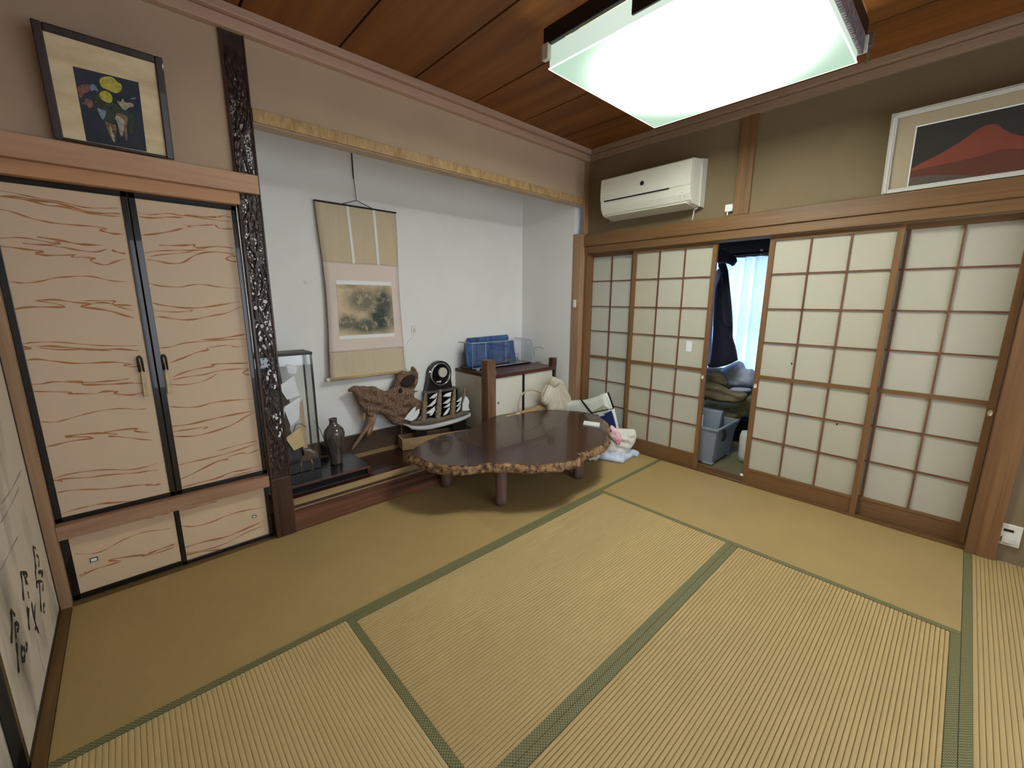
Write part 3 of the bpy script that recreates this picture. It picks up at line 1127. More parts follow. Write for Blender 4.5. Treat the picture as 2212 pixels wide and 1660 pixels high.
tatami(0, 1.8, -0.9, -0.0, 'x', ['y0'], 'long straw mat in front of the closet and carved post', 0.0008, 'tatami_groove_soft', 'tatami_sheen_dark')
tatami(1.8, 3.6, -0.9, -0.0, 'x', ['y0'], 'long straw mat under the burl table', 0.0008, 'tatami_groove_soft', 'tatami_sheen_dark')
tatami(0, 0.9, -2.7, -0.9, 'y', ['x1'], 'straw mat at bottom left with fine ridges running towards the back wall', 0.0016, 'tatami_groove_gold', 'tatami_sheen_pale')
tatami(0.9, 2.7, -1.8, -0.9, 'x', ['y0', 'y1'], 'straw mat in the middle of the room, green borders on both long sides')
tatami(0.9, 2.7, -2.69, -1.8, 'x', ['y0', 'y1'], 'boldly ridged straw mat at bottom right of the middle one', 0.0036)
tatami(2.7, 3.6, -2.69, -0.9, 'y', ['x0'], 'smooth looking straw mat along the paper doors', 0.0008, 'tatami_groove_soft', 'tatami_sheen_dark')
tatami(1.8, 3.6, -3.6, -2.69, 'x', ['y1'], 'straw mat at the far right edge below the wall socket')
tatami(0, 1.8, -3.6, -2.7, 'x', ['y1'], 'straw mat under the viewpoint')

# ---------------------------------------------------------------- closet
CY = 0.040   # face of the doors


def panel_frame(name, x0, x1, z0, z1, y, root, sides, fw=0.022):
    mb = MB()
    t = 0.02
    if 'l' in sides:
        mb.box((x0, y - 0.004, z0), (x0 + fw, y + t, z1))
    if 'r' in sides:
        mb.box((x1 - fw, y - 0.004, z0), (x1, y + t, z1))
    if 'b' in sides:
        mb.box((x0, y - 0.004, z0), (x1, y + t, z0 + fw))
    if 't' in sides:
        mb.box((x0, y - 0.004, z1 - fw), (x1, y + t, z1))
    return mb.build(name, M['black_lacquer'], root, bevel=0.0015)


def K(p):
    return on('y', CY, p[0] / 1.7656, 360 + p[1] / 1.7656)


GL = [
 [(-20, 88), (60, 103), (130, 118), (200, 130), (250, 138), (310, 155), (370, 160), (455, 158)],
 [(-20, 110), (50, 120), (110, 128), (180, 150), (240, 152), (300, 170), (350, 180), (400, 188), (462, 190)],
 [(0, 112), (70, 115), (140, 130), (200, 135), (260, 150), (330, 172), (380, 180), (440, 178), (462, 182)],
 [(-20, 160), (40, 170), (100, 192), (160, 208), (220, 218), (300, 225), (360, 228), (410, 238)], [(410, 238), (375, 241), (400, 249), (430, 257), (470, 258)],
 [(-10, 275), (60, 270), (120, 275), (200, 292), (235, 299)], [(85, 292), (140, 298), (200, 300), (235, 292), (205, 287)],
 [(140, 268), (190, 275), (260, 288), (310, 298), (388, 300)], [(170, 300), (240, 308), (310, 322), (370, 328), (413, 313)],
 [(-10, 303), (60, 310), (110, 318), (180, 323), (125, 331), (160, 338), (210, 340), (290, 336)],
 [(290, 336), (265, 346), (320, 346), (368, 350)], [(368, 350), (335, 358), (370, 370), (405, 378), (440, 362), (480, 353)],
 [(425, 318), (450, 328), (480, 333)],
 [(22, 435), (60, 443), (100, 445), (160, 438), (200, 425), (270, 420), (340, 417), (390, 428), (430, 438), (492, 440)],
 [(42, 548), (100, 536), (180, 536), (252, 537)], [(252, 537), (215, 522), (135, 512)], [(135, 510), (220, 507), (280, 518), (355, 524)],
 [(355, 524), (295, 535), (350, 540), (420, 550), (480, 570), (512, 577)], [(315, 512), (380, 512), (450, 512), (420, 525), (470, 540), (508, 550)],
 [(350, 522), (400, 518), (440, 528), (505, 530)],
 [(75, 680), (110, 672), (180, 668), (260, 672), (350, 682), (440, 685), (526, 683)], [(78, 698), (132, 694), (82, 686)],
 [(140, 685), (200, 685), (280, 692), (360, 700), (440, 695), (500, 700), (530, 703)], [(150, 690), (220, 700), (300, 697), (380, 700), (430, 703)],
 [(90, 743), (130, 733), (200, 742), (280, 752), (350, 750), (440, 745), (505, 755)], [(505, 755), (462, 758), (500, 765), (538, 762)],
 [(110, 832), (160, 830), (200, 820), (270, 822), (330, 825), (400, 820), (460, 815), (495, 808)],
 [(250, 818), (322, 820), (308, 834), (360, 832), (440, 830), (500, 825), (548, 828)],
 [(115, 858), (180, 858), (290, 861), (245, 869), (300, 866), (370, 868)], [(370, 866), (395, 857), (462, 857), (425, 865), (480, 872), (520, 870), (552, 858)],
 [(140, 972), (190, 977), (230, 972), (270, 960), (330, 943), (400, 928), (470, 922), (530, 928), (562, 922)],
 [(165, 1072), (220, 1060), (280, 1045), (360, 1038)], [(360, 1038), (330, 1030), (230, 1033), (300, 1022), (380, 1016), (448, 1020)],
 [(448, 1020), (400, 1030), (460, 1030), (530, 1040), (585, 1045)], [(395, 1015), (450, 1005), (540, 997), (500, 1009), (575, 1016)],
 [(190, 1195), (250, 1175), (340, 1160), (420, 1155), (500, 1158), (560, 1145), (598, 1133)],
 [(195, 1205), (240, 1190), (330, 1188), (420, 1175), (520, 1170), (560, 1162), (604, 1159)], [(190, 1195), (240, 1201)],
 [(205, 1248), (260, 1235), (330, 1232), (420, 1230), (500, 1218), (585, 1210)], [(585, 1210), (545, 1216), (590, 1216), (614, 1210)],
 [(222, 1330), (270, 1312), (340, 1295), (410, 1280), (440, 1284)], [(370, 1290), (450, 1280), (520, 1275), (570, 1265)], [(410, 1298), (440, 1296)],
]
GR = [
 [(512, 170), (560, 185), (600, 182), (640, 178), (700, 188), (760, 195), (830, 205), (882, 210)], [(520, 190), (580, 198), (640, 192), (700, 195)],
 [(700, 185), (770, 192), (830, 193)], [(830, 193), (855, 187), (882, 195)], [(533, 263), (590, 258), (650, 248), (700, 235)],
 [(735, 233), (705, 227), (760, 225), (820, 222)], [(820, 222), (835, 238), (888, 238)], [(605, 300), (660, 302), (720, 300), (745, 296), (738, 307), (760, 312), (830, 303), (892, 312)],
 [(550, 330), (600, 322), (660, 320), (720, 320), (790, 318)], [(560, 355), (600, 360), (650, 372), (700, 368), (730, 345), (770, 328), (830, 325), (896, 335)],
 [(562, 345), (620, 335), (700, 330), (740, 322)], [(900, 343), (880, 340), (860, 352)], [(860, 352), (880, 362), (902, 363)],
 [(562, 443), (600, 455), (690, 462), (730, 450), (780, 450), (830, 460), (912, 465)], [(580, 520), (620, 530), (700, 540), (760, 540), (830, 530), (916, 515)],
 [(582, 548), (640, 555), (700, 555), (740, 545), (720, 556)], [(585, 575), (620, 573), (680, 585), (740, 585), (800, 570), (860, 562), (920, 534)],
 [(765, 662), (830, 658), (880, 650), (936, 640)], [(602, 692), (650, 690), (700, 672), (780, 668), (870, 660), (938, 658)],
 [(645, 750), (700, 730), (760, 705), (800, 700)], [(800, 700), (780, 694), (830, 685), (880, 680), (892, 690), (940, 683)],
 [(655, 805), (700, 785), (760, 770), (820, 762)], [(820, 762), (800, 755), (860, 752), (948, 750)], [(655, 815), (720, 800), (780, 795), (830, 778), (900, 772), (950, 770)],
 [(950, 772), (918, 790), (952, 795)], [(632, 830), (700, 835), (780, 820), (830, 790)], [(640, 915), (700, 920), (760, 917), (810, 900), (880, 892), (966, 886)],
 [(650, 992), (720, 985), (800, 965), (870, 950), (968, 932)], [(655, 1012), (720, 1003), (800, 990), (775, 1003)],
 [(660, 1030), (740, 1030), (820, 1010), (890, 985), (935, 955), (970, 938)], [(830, 1085), (900, 1065), (982, 1046)],
 [(676, 1140), (740, 1125), (830, 1105), (900, 1085), (984, 1055)], [(686, 1195), (760, 1160), (835, 1120), (880, 1114), (840, 1122)],
 [(860, 1110), (930, 1090), (945, 1098), (988, 1078)], [(692, 1225), (760, 1205), (830, 1190), (880, 1165), (920, 1160), (995, 1140)],
 [(700, 1240), (780, 1215), (860, 1195), (900, 1175), (996, 1155)]]
GLL = [[(282, 1478), (350, 1480), (400, 1465), (440, 1440), (500, 1410), (560, 1392), (620, 1385), (655, 1380)],
 [(302, 1570), (350, 1540), (400, 1525), (462, 1506)], [(462, 1504), (400, 1505), (470, 1490), (562, 1480)], [(562, 1482), (530, 1490), (600, 1475), (668, 1450)],
 [(302, 1562), (330, 1545)], [(372, 1372), (450, 1355), (520, 1345), (585, 1340)], [(585, 1340), (552, 1333), (600, 1330), (648, 1322)], [(560, 1480), (610, 1460), (668, 1440)]]
GLR = [[(685, 1315), (740, 1300), (800, 1285), (830, 1276)], [(692, 1372), (740, 1375), (800, 1360), (870, 1330), (930, 1312), (1008, 1300)],
 [(700, 1455), (780, 1430), (860, 1415), (920, 1390), (1010, 1350)], [(705, 1475), (780, 1465), (860, 1440), (930, 1400), (1014, 1365)], [(705, 1483), (760, 1470), (840, 1460)]]


def grain_panel(name, x0, x1, z0, z1, lines, mt, root, w=0.0062):
    mb = MB()
    mb.box((x0, CY, z0), (x1, CY + 0.012, z1))
    mb.cur = 1
    for i, L in enumerate(lines):
        pts = [K(p) for p in L]
        pts = [Vector((min(max(q.x, x0 + .001), x1 - .001), q.y, min(max(q.z, z0), z1))) for q in pts]
        mb.ribbon(pts, w * (0.75 + 0.6 * ((i * 7) % 5) / 4), (0, -1, 0), 0.0005 + 0.00035 * (i % 6))
    return mb.build(name, [M[mt], M['grain_ink']], root)


def pull_handle(root, x, ztop, zbot):
    h = MB()
    zc = ztop - 0.075
    pts = []
    for k in range(15):
        a = PI * k / 14
        pts.append((x - 0.002 + 0.007 * math.cos(a), CY - 0.012, zc + 0.05 + 0.018 * math.sin(a)))
    pts = [(x + 0.005, CY - 0.008, zc - 0.005)] + pts + [(x - 0.008, CY - 0.008, zc - 0.005)]
    h.tube(pts, 0.0042, 8)
    hd = h.build('door_handle', M['handle_dark'], root, smooth=True)
    g = MB()
    g.hexa([(x - 0.009, CY - 0.014, zbot), (x + 0.009, CY - 0.014, zbot), (x + 0.009, CY - 0.003, zbot), (x - 0.009, CY - 0.003, zbot),
            (x - 0.006, CY - 0.012, zc), (x + 0.005, CY - 0.012, zc), (x + 0.005, CY - 0.003, zc), (x - 0.006, CY - 0.003, zc)])
    g.tube([(x, CY - 0.010, zc - 0.01), (x - 0.001, CY - 0.011, zc + 0.03)], 0.003, 8)
    g.build('handle_plate', M['handle_brass'], hd, bevel=0.002)


up = thing('closet', 'tall built-in closet with two cream doors of flowing brown grain lines', 'closet', (0.41, 0.06, 0.386))
for (x0, x1, lines, hx) in ((0.002, 0.4135, GL, 0.366), (0.418, 0.818, GR, 0.452)):
    d = grain_panel('closet_door', x0 + 0.004, x1 - 0.004, 0.392, 1.800, lines, 'fusuma', up)
    panel_frame('black_frame', x0, x1, 0.388, 1.804, CY, d, 'lrtb')
    pull_handle(d, hx, 1.098, 0.905)
low = thing('low_cupboard', 'low cupboard under the closet with two small cream sliding doors', 'cupboard', (0.41, 0.06, 0.004))
d = grain_panel('cupboard_door', 0.006, 0.392, 0.012, 0.322, GLL, 'fusuma_low', low)
panel_frame('black_frame', 0.002, 0.396, 0.006, 0.321, CY + 0.001, d, 'lb', 0.026)
pz = on('y', CY, 203, 1209)
fp = MB().box((pz.x - 0.013, CY - 0.003, pz.z - 0.010), (pz.x + 0.013, CY + 0.001, pz.z + 0.010)).build('recessed_pull', M['black_lacquer'], d)
MB().box((pz.x - 0.010, CY - 0.0036, pz.z - 0.007), (pz.x + 0.010, CY - 0.001, pz.z + 0.007)).build('pull_plate', M['bright_white'], fp)
d = grain_panel('cupboard_door', 0.404, 0.806, 0.012, 0.318, GLR, 'fusuma_low', low)
panel_frame('black_frame', 0.396, 0.810, 0.006, 0.321, CY - 0.003, d, 'lbr', 0.018)
pz = on('y', CY, 549, 1116)
fp = MB().box((pz.x - 0.010, CY - 0.003, pz.z - 0.008), (pz.x + 0.010, CY + 0.001, pz.z + 0.008)).build('recessed_pull', M['black_lacquer'], d)
MB().box((pz.x - 0.007, CY - 0.0036, pz.z - 0.005), (pz.x + 0.007, CY - 0.001, pz.z + 0.005)).build('pull_plate', M['bright_white'], fp)

# ---------------------------------------------------------------- carved openwork pillar
random.seed(11)
pil = thing('carved_pillar', 'dark wooden pillar with pierced openwork carving between closet and niche', 'pillar', (0.872, 0.0, 0.0))
PX0, PX1, PY = 0.820, 0.924, -0.006
MB().box((PX0, PY - 0.006, 0.0), (PX1, PY + 0.034, 0.36)).build('solid_foot', M['carve_low'], pil, bevel=0.004)
mb = MB()
mb.box((PX0, PY - 0.004, 0.36), (PX0 + 0.013, PY + 0.034, 2.568))
mb.box((PX1 - 0.010, PY - 0.004, 0.36), (PX1, PY + 0.034, 2.568))
mb.build('side_rails', M['carve_low'], pil, bevel=0.003)
# vines that stay solid
vines = []
for k in range(6):
    ph = random.uniform(0, 6)
    vines.append((random.uniform(.2, .42), ph, random.uniform(9, 17), random.uniform(.0035, .0065)))


def vine_d(x, z):
    best = 9
    c = (PX0 + PX1) / 2
    for a, ph, fq, w in vines:
        vx = c + a * 0.1 * math.sin(fq * z + ph) * (0.8 + 0.3 * math.sin(z * 5 + ph))
        best = min(best, abs(x - vx) - w)
    return best


holes = []
Hs = lambda X, Y, a, b, ang=0: holes.append((on('y', PY, 480 + X / 5.186, 440 + Y / 5.186), a / 5.186 * 0.00158, b / 5.186 * 0.00162, ang))
for q in [(258, 375, 9, 30, .4), (292, 350, 8, 34, .35), (246, 405, 6, 12), (285, 500, 16, 10), (283, 540, 12, 8), (343, 585, 7, 22), (398, 622, 13, 22), (311, 662, 10, 8),
          (482, 675, 6, 20), (325, 835, 12, 30, -.4), (372, 895, 20, 22), (357, 840, 10, 10), (348, 1010, 20, 20), (372, 952, 9, 10), (400, 1023, 11, 12),
          (448, 1020, 8, 14), (485, 1100, 36, 30), (430, 1175, 18, 50, -.35), (375, 1170, 28, 34), (425, 1075, 30, 9), (512, 1222, 18, 24), (465, 1240, 10, 34),
          (500, 1285, 14, 12), (360, 1300, 9, 46, -.2), (383, 1310, 8, 10), (396, 1355, 18, 14), (445, 1375, 30, 32), (372, 1422, 10, 12), (412, 1465, 12, 18),
          (428, 1530, 24, 20), (376, 1508, 8, 24), (556, 1560, 12, 40), (585, 1555, 6, 40), (396, 1605, 14, 9), (470, 1590, 12, 18), (398, 215, 8, 18),
          (408, 78, 8, 14), (406, 125, 7, 12), (337, 92, 9, 8), (348, 130, 16, 10), (228, 160, 8, 8), (225, 200, 7, 10), (250, 196, 7, 16), (385, 322, 11, 8),
          (335, 350, 8, 20), (452, 395, 6, 12), (428, 488, 7, 8), (412, 450, 6, 7), (478, 620, 5, 14), (303, 775, 10, 9), (356, 795, 9, 6), (465, 965, 14, 10)]:
    Hs(*q)
H0 = lambda X, Y, a, b, ang=0: holes.append((on('y', PY, 440 + X / 5.1875, Y / 5.1875), a / 5.186 * 0.00158, b / 5.186 * 0.00162, ang))
for q in [(408, 822, 9, 14), (350, 888, 14, 28, .25), (440, 1062, 14, 34), (366, 1128, 10, 14), (314, 1270, 18, 15), (465, 1342, 12, 12), (418, 1410, 22, 24, .4),
          (355, 1510, 12, 32, .3), (545, 1475, 7, 14), (484, 1604, 8, 12), (332, 1640, 7, 26), (300, 1225, 9, 14), (513, 1350, 5, 20)]:
    H0(*q)
while len(holes) < 440:
    zc = random.choice([random.uniform(0.44, 1.22), random.uniform(0.44, 1.22), random.uniform(1.22, 1.85), random.uniform(1.95, 2.3)])
    xc = random.uniform(PX0 + .018, PX1 - .015)
    if vine_d(xc, zc) < 0.0015:
        continue
    s = random.uniform(.0022, .0050) * (1.25 if zc < 1.2 else 0.85)
    holes.append((Vector((xc, 0, zc)), s, s * random.uniform(.9, 2.2), random.uniform(-.6, .6)))
hb = {}
for h in holes:
    for k in range(int((h[0].z - .03) * 20), int((h[0].z + .03) * 20) + 1):
        hb.setdefault(k, []).append(h)


def hole_f(x, z):
    """below 1 inside a hole; also the hole for snapping"""
    best = 9
    bh = None
    for h in hb.get(int(z * 20), []):
        dx = x - h[0].x
        dz = z - h[0].z
        c, s = math.cos(h[3]), math.sin(h[3])
        a = (dx * c - dz * s) / h[1]
        b = (dx * s + dz * c) / h[2]
        f = math.hypot(a, b)
        if f < best:
            best, bh = f, h
    return best, bh


mb = MB()
st = 0.0021
nx = int((PX1 - PX0 - 0.020) / st)
nz = int((2.566 - 0.36) / st)
ids = {}
bks = {}


def pv(i, j):
    if (i, j) in ids:
        return ids[(i, j)]
    x = PX0 + 0.010 + i * st
    z = 0.36 + j * st
    f, h = hole_f(x, z)
    if h is not None and f < 1.35:
        k = 1.0 / max(f, 0.3)
        x = h[0].x + (x - h[0].x) * (0.3 + 0.7 * k)
        z = h[0].z + (z - h[0].z) * (0.3 + 0.7 * k)
    d = vine_d(x, z)
    relief = 0.007 * max(0, min(1, 1 - (d + 0.002) / 0.006))
    relief += 0.004 * (mnoise.noise(Vector((x * 90, z * 38, 1.0))))
    e = min(1, (z - 0.36) / 0.05, (2.50 - z) / 0.05 if z < 2.5 else 0)
    relief *= max(0, e)
    ids[(i, j)] = len(mb.v)
    mb.v.append((x, PY - 0.001 - relief, z))
    bks[(i, j)] = len(mb.v)
    mb.v.append((x, PY + 0.006, z))
    return ids[(i, j)]


solid = {}
for i in range(nx):
    for j in range(nz):
        x = PX0 + 0.010 + (i + .5) * st
        z = 0.36 + (j + .5) * st
        solid[(i, j)] = hole_f(x, z)[0] >= 1
for (i, j), ok in solid.items():
    if not ok:
        continue
    c = [(i, j), (i + 1, j), (i + 1, j + 1), (i, j + 1)]
    for q in c:
        pv(*q)
    mb.face([ids[q] for q in c])
    mb.face([bks[q] for q in c][::-1])
    for (a, b), nb in ((((i, j), (i + 1, j)), (i, j - 1)), (((i + 1, j), (i + 1, j + 1)), (i + 1, j)), (((i + 1, j + 1), (i, j + 1)), (i, j + 1)), (((i, j + 1), (i, j)), (i - 1, j))):
        if not solid.get(nb, False):
            mb.face((ids[b], ids[a], bks[a], bks[b]))
mb.build('openwork_panel', M['carve'], pil, smooth=True, recalc=False)

# ---------------------------------------------------------------- ceiling light
LX0, LX1, LY0, LY1, LZ = 1.935, 2.895, -2.01, -1.035, 2.40
lcx, lcy = (LX0 + LX1) / 2, (LY0 + LY1) / 2
lamp = thing('ceiling_light', 'large square glowing ceiling light with dark frame and corner brackets', 'ceiling light', (lcx, lcy, LZ))
mb = MB()
mb.box((LX0, LY0, LZ), (LX1, LY1, LZ + 0.008))
dif = mb.build('diffuser', lamp_material('lamp_diffuser', LAMP_E, edge=0.62), lamp)
mb = MB()
for a, b in (((LX0, LY0), (LX0 + 0.006, LY1)), ((LX1 - 0.006, LY0), (LX1, LY1)), ((LX0 + 0.006, LY0), (LX1 - 0.006, LY0 + 0.006)), ((LX0 + 0.006, LY1 - 0.006), (LX1 - 0.006, LY1))):
    mb.box((a[0], a[1], LZ + 0.008), (b[0], b[1], LZ + 0.095))
mb.build('side_shade', lamp_material('lamp_side', 1.6, edge=0.55, half=0.68), lamp)
# thin bright rim of the acrylic
mb = MB()
r = 0.004
for a, b in (((LX0 - r, LY0 - r), (LX0, LY1 + r)), ((LX1, LY0 - r), (LX1 + r, LY1 + r)), ((LX0, LY0 - r), (LX1, LY0)), ((LX0, LY1), (LX1, LY1 + r))):
    mb.box((a[0], a[1], LZ - 0.001), (b[0], b[1], LZ + 0.004))
mb.build('rim', lamp_material('lamp_rim', 2.2, edge=1.1, half=2.0), lamp)
mb = MB()
e = 0.022
for a, b in (((LX0 - e, LY0 - e), (LX0, LY1 + e)), ((LX1, LY0 - e), (LX1 + e, LY1 + e)), ((LX0, LY0 - e), (LX1, LY0)), ((LX0, LY1), (LX1, LY1 + e))):
    mb.box((a[0], a[1], LZ + 0.095), (b[0], b[1], LZ + 0.165))
mb.build('dark_frame', M['black_paint'], lamp, bevel=0.003)
mb = MB()
e = 0.012
for a, b in (((LX0 - e, LY0 - e), (LX0, LY1 + e)), ((LX1, LY0 - e), (LX1 + e, LY1 + e)), ((LX0, LY0 - e), (LX1, LY0)), ((LX0, LY1), (LX1, LY1 + e))):
    mb.box((a[0], a[1], LZ + 0.17), (b[0], b[1], LZ + 0.20))
mb.box((LX0 + 0.05, LY0 + 0.05, LZ + 0.19), (LX1 - 0.05, LY1 - 0.05, LZ + 0.205))
mb.build('top_band', M['kamoi_x'], lamp)
mb = MB()
mb.box((LX0 + 0.15, LY0 + 0.15, LZ + 0.205), (LX1 - 0.15, LY1 - 0.15, H - 0.001))
mb.build('ceiling_base', M['white_plastic'], lamp)
for (bx, by) in ((LX0 - 0.012, LY1 + 0.010), (LX1 + 0.012, LY0 - 0.012), (LX0 - 0.012, LY0 - 0.012), (LX1 + 0.012, LY1 + 0.012)):
    mb = MB()
    mb.box((bx - 0.014, by - 0.020, LZ + 0.035), (bx + 0.010, by + 0.016, LZ + 0.10))
    mb.build('corner_bracket', M['white_plastic2'], lamp, bevel=0.002)
mb = MB()
c = on('x', LX0 - 0.026, 1366, 34)
mb.box((LX0 - 0.034, c.y - 0.16, c.z), (LX0 - 0.022, c.y, c.z + 0.085))
mb.build('side_plate', M['dark_plastic'], lamp, bevel=0.002)
# crystal strip on the side nearest the post
mb = MB()
random.seed(3)
for i in range(44):
    x = LX0 + 0.02 + i * 0.021
    mb.hexa([(x, LY0 - 0.026, LZ + 0.02), (x + 0.016, LY0 - 0.026, LZ + 0.02), (x + 0.016, LY0 - 0.010, LZ + 0.02), (x, LY0 - 0.010, LZ + 0.02),
             (x + 0.006, LY0 - 0.024, LZ + 0.095), (x + 0.022, LY0 - 0.024, LZ + 0.095), (x + 0.022, LY0 - 0.01, LZ + 0.095), (x + 0.006, LY0 - 0.01, LZ + 0.095)])
mb.build('patterned_strip', mat('lamp_pattern', (150, 144, 148), 0.3, 0.4, 60, rgb2=(80, 74, 84)), lamp)
mb = MB()
mb.tube([(LX1 + 0.03, LY0 - 0.03, LZ + 0.10), (LX1 + 0.035, LY0 - 0.035, LZ + 0.02), (LX1 + 0.03, LY0 - 0.03, LZ - 0.0)], 0.005, 8)
mb.box((LX1 + 0.012, LY0 - 0.045, LZ + 0.06), (LX1 + 0.045, LY0 - 0.015, LZ + 0.11))
mb.build('corner_clip', M['grey_metal'], lamp)

# ---------------------------------------------------------------- air conditioner
AY0, AY1 = -0.305, -1.060
ac = thing('air_conditioner', 'cream wall air conditioner with a small dark round badge', 'air conditioner', (3.6, (AY0 + AY1) / 2, 2.05))
prof = [(3.600, 2.045), (3.600, 2.355), (3.585, 2.362), (3.40, 2.335), (3.372, 2.322), (3.366, 2.22), (3.369, 2.160), (3.378, 2.152), (3.376, 2.140), (3.382, 2.10), (3.405, 2.060), (3.44, 2.040), (3.56, 2.036)]
mb = MB()
mb.prism([(x, AY0, z) for x, z in prof], (0, AY1 - AY0, 0))
mb.build('casing', M['white_plastic'], ac, bevel=0.003)
mb = MB()
mb.prism([(x, AY1, z) for x, z in [(3.60, 2.03), (3.60, 2.365), (3.52, 2.352), (3.53, 2.030)]], (0, -0.012, 0))
mb.build('end_cap', M['white_plastic2'], ac, bevel=0.002)
mb = MB()
mb.prism([(x, AY0, z) for x, z in [(3.60, 2.03), (3.60, 2.365), (3.52, 2.352), (3.53, 2.030)]], (0, 0.012, 0))
mb.build('end_cap', M['white_plastic2'], ac, bevel=0.002)
mb = MB()
mb.box((3.3665, AY0 - 0.04, 2.151), (3.376, AY0 - 0.60, 2.158))
mb.build('air_slot', M['dark_gap'], ac)
mb = MB()
b0 = on('x', 3.366, 1387, 396)
mb.lathe((3.3665, b0.y, b0.z), [(0.016, 0), (0.016, 0.004), (0.012, 0.006)], 24, axis=(-1, 0, 0))
mb.build('badge', M['dark_plastic'], ac, smooth=False)
mb = MB()
g0 = on('x', 3.3655, 1310, 398)
mb.ribbon([(3.3658, g0.y + 0.014, g0.z - 0.010), (3.3658, g0.y + 0.004, g0.z - 0.001), (3.3658, g0.y - 0.008, g0.z + 0.002)], 0.004, (-1, 0, 0), 0.0004)
mb.ribbon([(3.3658, g0.y - 0.008, g0.z + 0.006), (3.3658, g0.y - 0.013, g0.z - 0.002), (3.3658, g0.y - 0.018, g0.z + 0.007)], 0.004, (-1, 0, 0), 0.0004)
mb.build('gold_emblem', mat('gold_emblem', (190, 140, 70), 0.4), ac)
mb = MB()
mb.hexa([(3.4045, -0.945, 2.066), (3.4045, -1.045, 2.066), (3.409, -1.045, 2.066), (3.409, -0.945, 2.066),
         (3.376, -0.930, 2.135), (3.376, -1.045, 2.135), (3.38, -1.045, 2.135), (3.38, -0.930, 2.135)])
mb.build('display_panel', M['white_plastic2'], ac, bevel=0.001)
mb = MB()
mb.tube([(3.393, -0.985, 2.078), (3.385, -0.985, 2.100), (3.381, -0.995, 2.112), (3.381, -1.01, 2.112), (3.385, -1.018, 2.100), (3.393, -1.018, 2.078)], 0.0014, 6)
mb.tube([(3.380, -1.032, 2.124), (3.386, -1.032, 2.108)], 0.0014, 6)
mb.build('display_outline', M['grey_metal'], ac)
mb = MB()
mb.hexa([(3.40, AY0 - 0.02, 2.040), (3.40, AY1 + 0.03, 2.040), (3.56, AY1 + 0.03, 2.026), (3.56, AY0 - 0.02, 2.026),
         (3.41, AY0 - 0.02, 2.052), (3.41, AY1 + 0.03, 2.052), (3.56, AY1 + 0.03, 2.04), (3.56, AY0 - 0.02, 2.04)])
mb.build('bottom_flap', M['white_plastic2'], ac)
mb = MB()
q0 = on('x', 3.55, 1498, 450)
mb.tube([(3.56, q0.y, 2.035), (3.562, q0.y, 2.01), (3.563, q0.y + 0.004, 1.98), (3.566, q0.y + 0.008, 1.949)], 0.0045, 8)
mb.tube([(3.55, q0.y - 0.03, 2.028), (3.555, q0.y - 0.012, 2.022), (3.56, q0.y, 2.020)], 0.006, 8)
mb.build('power_cable', M['cable_white'], ac, smooth=True)

# white socket box by the post
sk = thing('wall_plug', 'white plug box on the wall beside the wooden post above the rail', 'plug', (3.58, -1.255, 1.95))
mb = MB()
mb.box((3.565, -1.285, 1.972), (3.60, -1.236, 2.020))
mb.build('socket_box', M['white_cap'], sk, bevel=0.004)
mb = MB()
mb.tube([(3.578, -1.252, 1.974), (3.578, -1.252, 1.949)], 0.005, 8)
mb.build('cable', M['cable_white'], sk)

# outlet at the right edge
ol = thing('wall_outlet', 'beige wall outlet with grey plug near the bottom of the right wall', 'outlet', (3.6, -2.84, 0.15))
oy0, oy1 = -2.792, -2.870
mb = MB()
mb.box((3.592, oy1, 0.095), (3.601, oy0, 0.213))
mb.build('plate', M['white_plastic'], ol, bevel=0.003)
mb = MB()
mb.box((3.5905, -2.842, 0.172), (3.593, -2.808, 0.186))
mb.build('dark_display', M['dark_plastic'], ol)
mb = MB()
mb.box((3.572, -2.850, 0.112), (3.592, -2.806, 0.146))
mb.build('plug', M['white_plastic2'], ol, bevel=0.006)

# ---------------------------------------------------------------- framed flower picture (leans on the rail)
def leaning_picture(name, label, px, axis_pts, mats, fw, depth, builder):
    pass


def tilt_plane(pb, pt, side):
    """plane through a bottom line and a top line; returns point and normal"""
    up = (Vector(pt) - Vector(pb)).normalized()
    n = side.cross(up).normalized()
    if (CAM - Vector(pb)).dot(n) < 0:
        n = -n
    return Vector(pb), n, up


# plane of the front of the frame
fb = Vector((0.4, -0.040, 1.952))
ft = Vector((0.4, -0.115, 2.325))
fp0, fn, fup = tilt_plane(fb, ft, Vector((1, 0, 0)))
FW = lambda u, v: onp(fp0, fn, u, v)
tl, tr, br = FW(63, 38), FW(355, 126), FW(373, 344)
bx0, bx1 = (tl.x + 0.222) / 2 if False else tl.x, (tr.x + br.x) / 2
hh = (tl - fp0).dot(fup)


def PF(x, h, d=0.0):
    """x along the wall, h up the tilted face, d out of it"""
    return Vector((x, fp0.y, fp0.z)) + fup * h + fn * d


pic = thing('framed_flower_picture', 'flower picture in a dark frame with gold mount, leaning on the rail over the closet', 'picture', (0.42, -0.03, 1.95))


def slab(mb, x0, x1, h0, h1, d0, d1, PFx=PF):
    mb.hexa([PFx(x0, h0, d0), PFx(x1, h0, d0), PFx(x1, h0, d1), PFx(x0, h0, d1), PFx(x0, h1, d0), PFx(x1, h1, d0), PFx(x1, h1, d1), PFx(x0, h1, d1)])


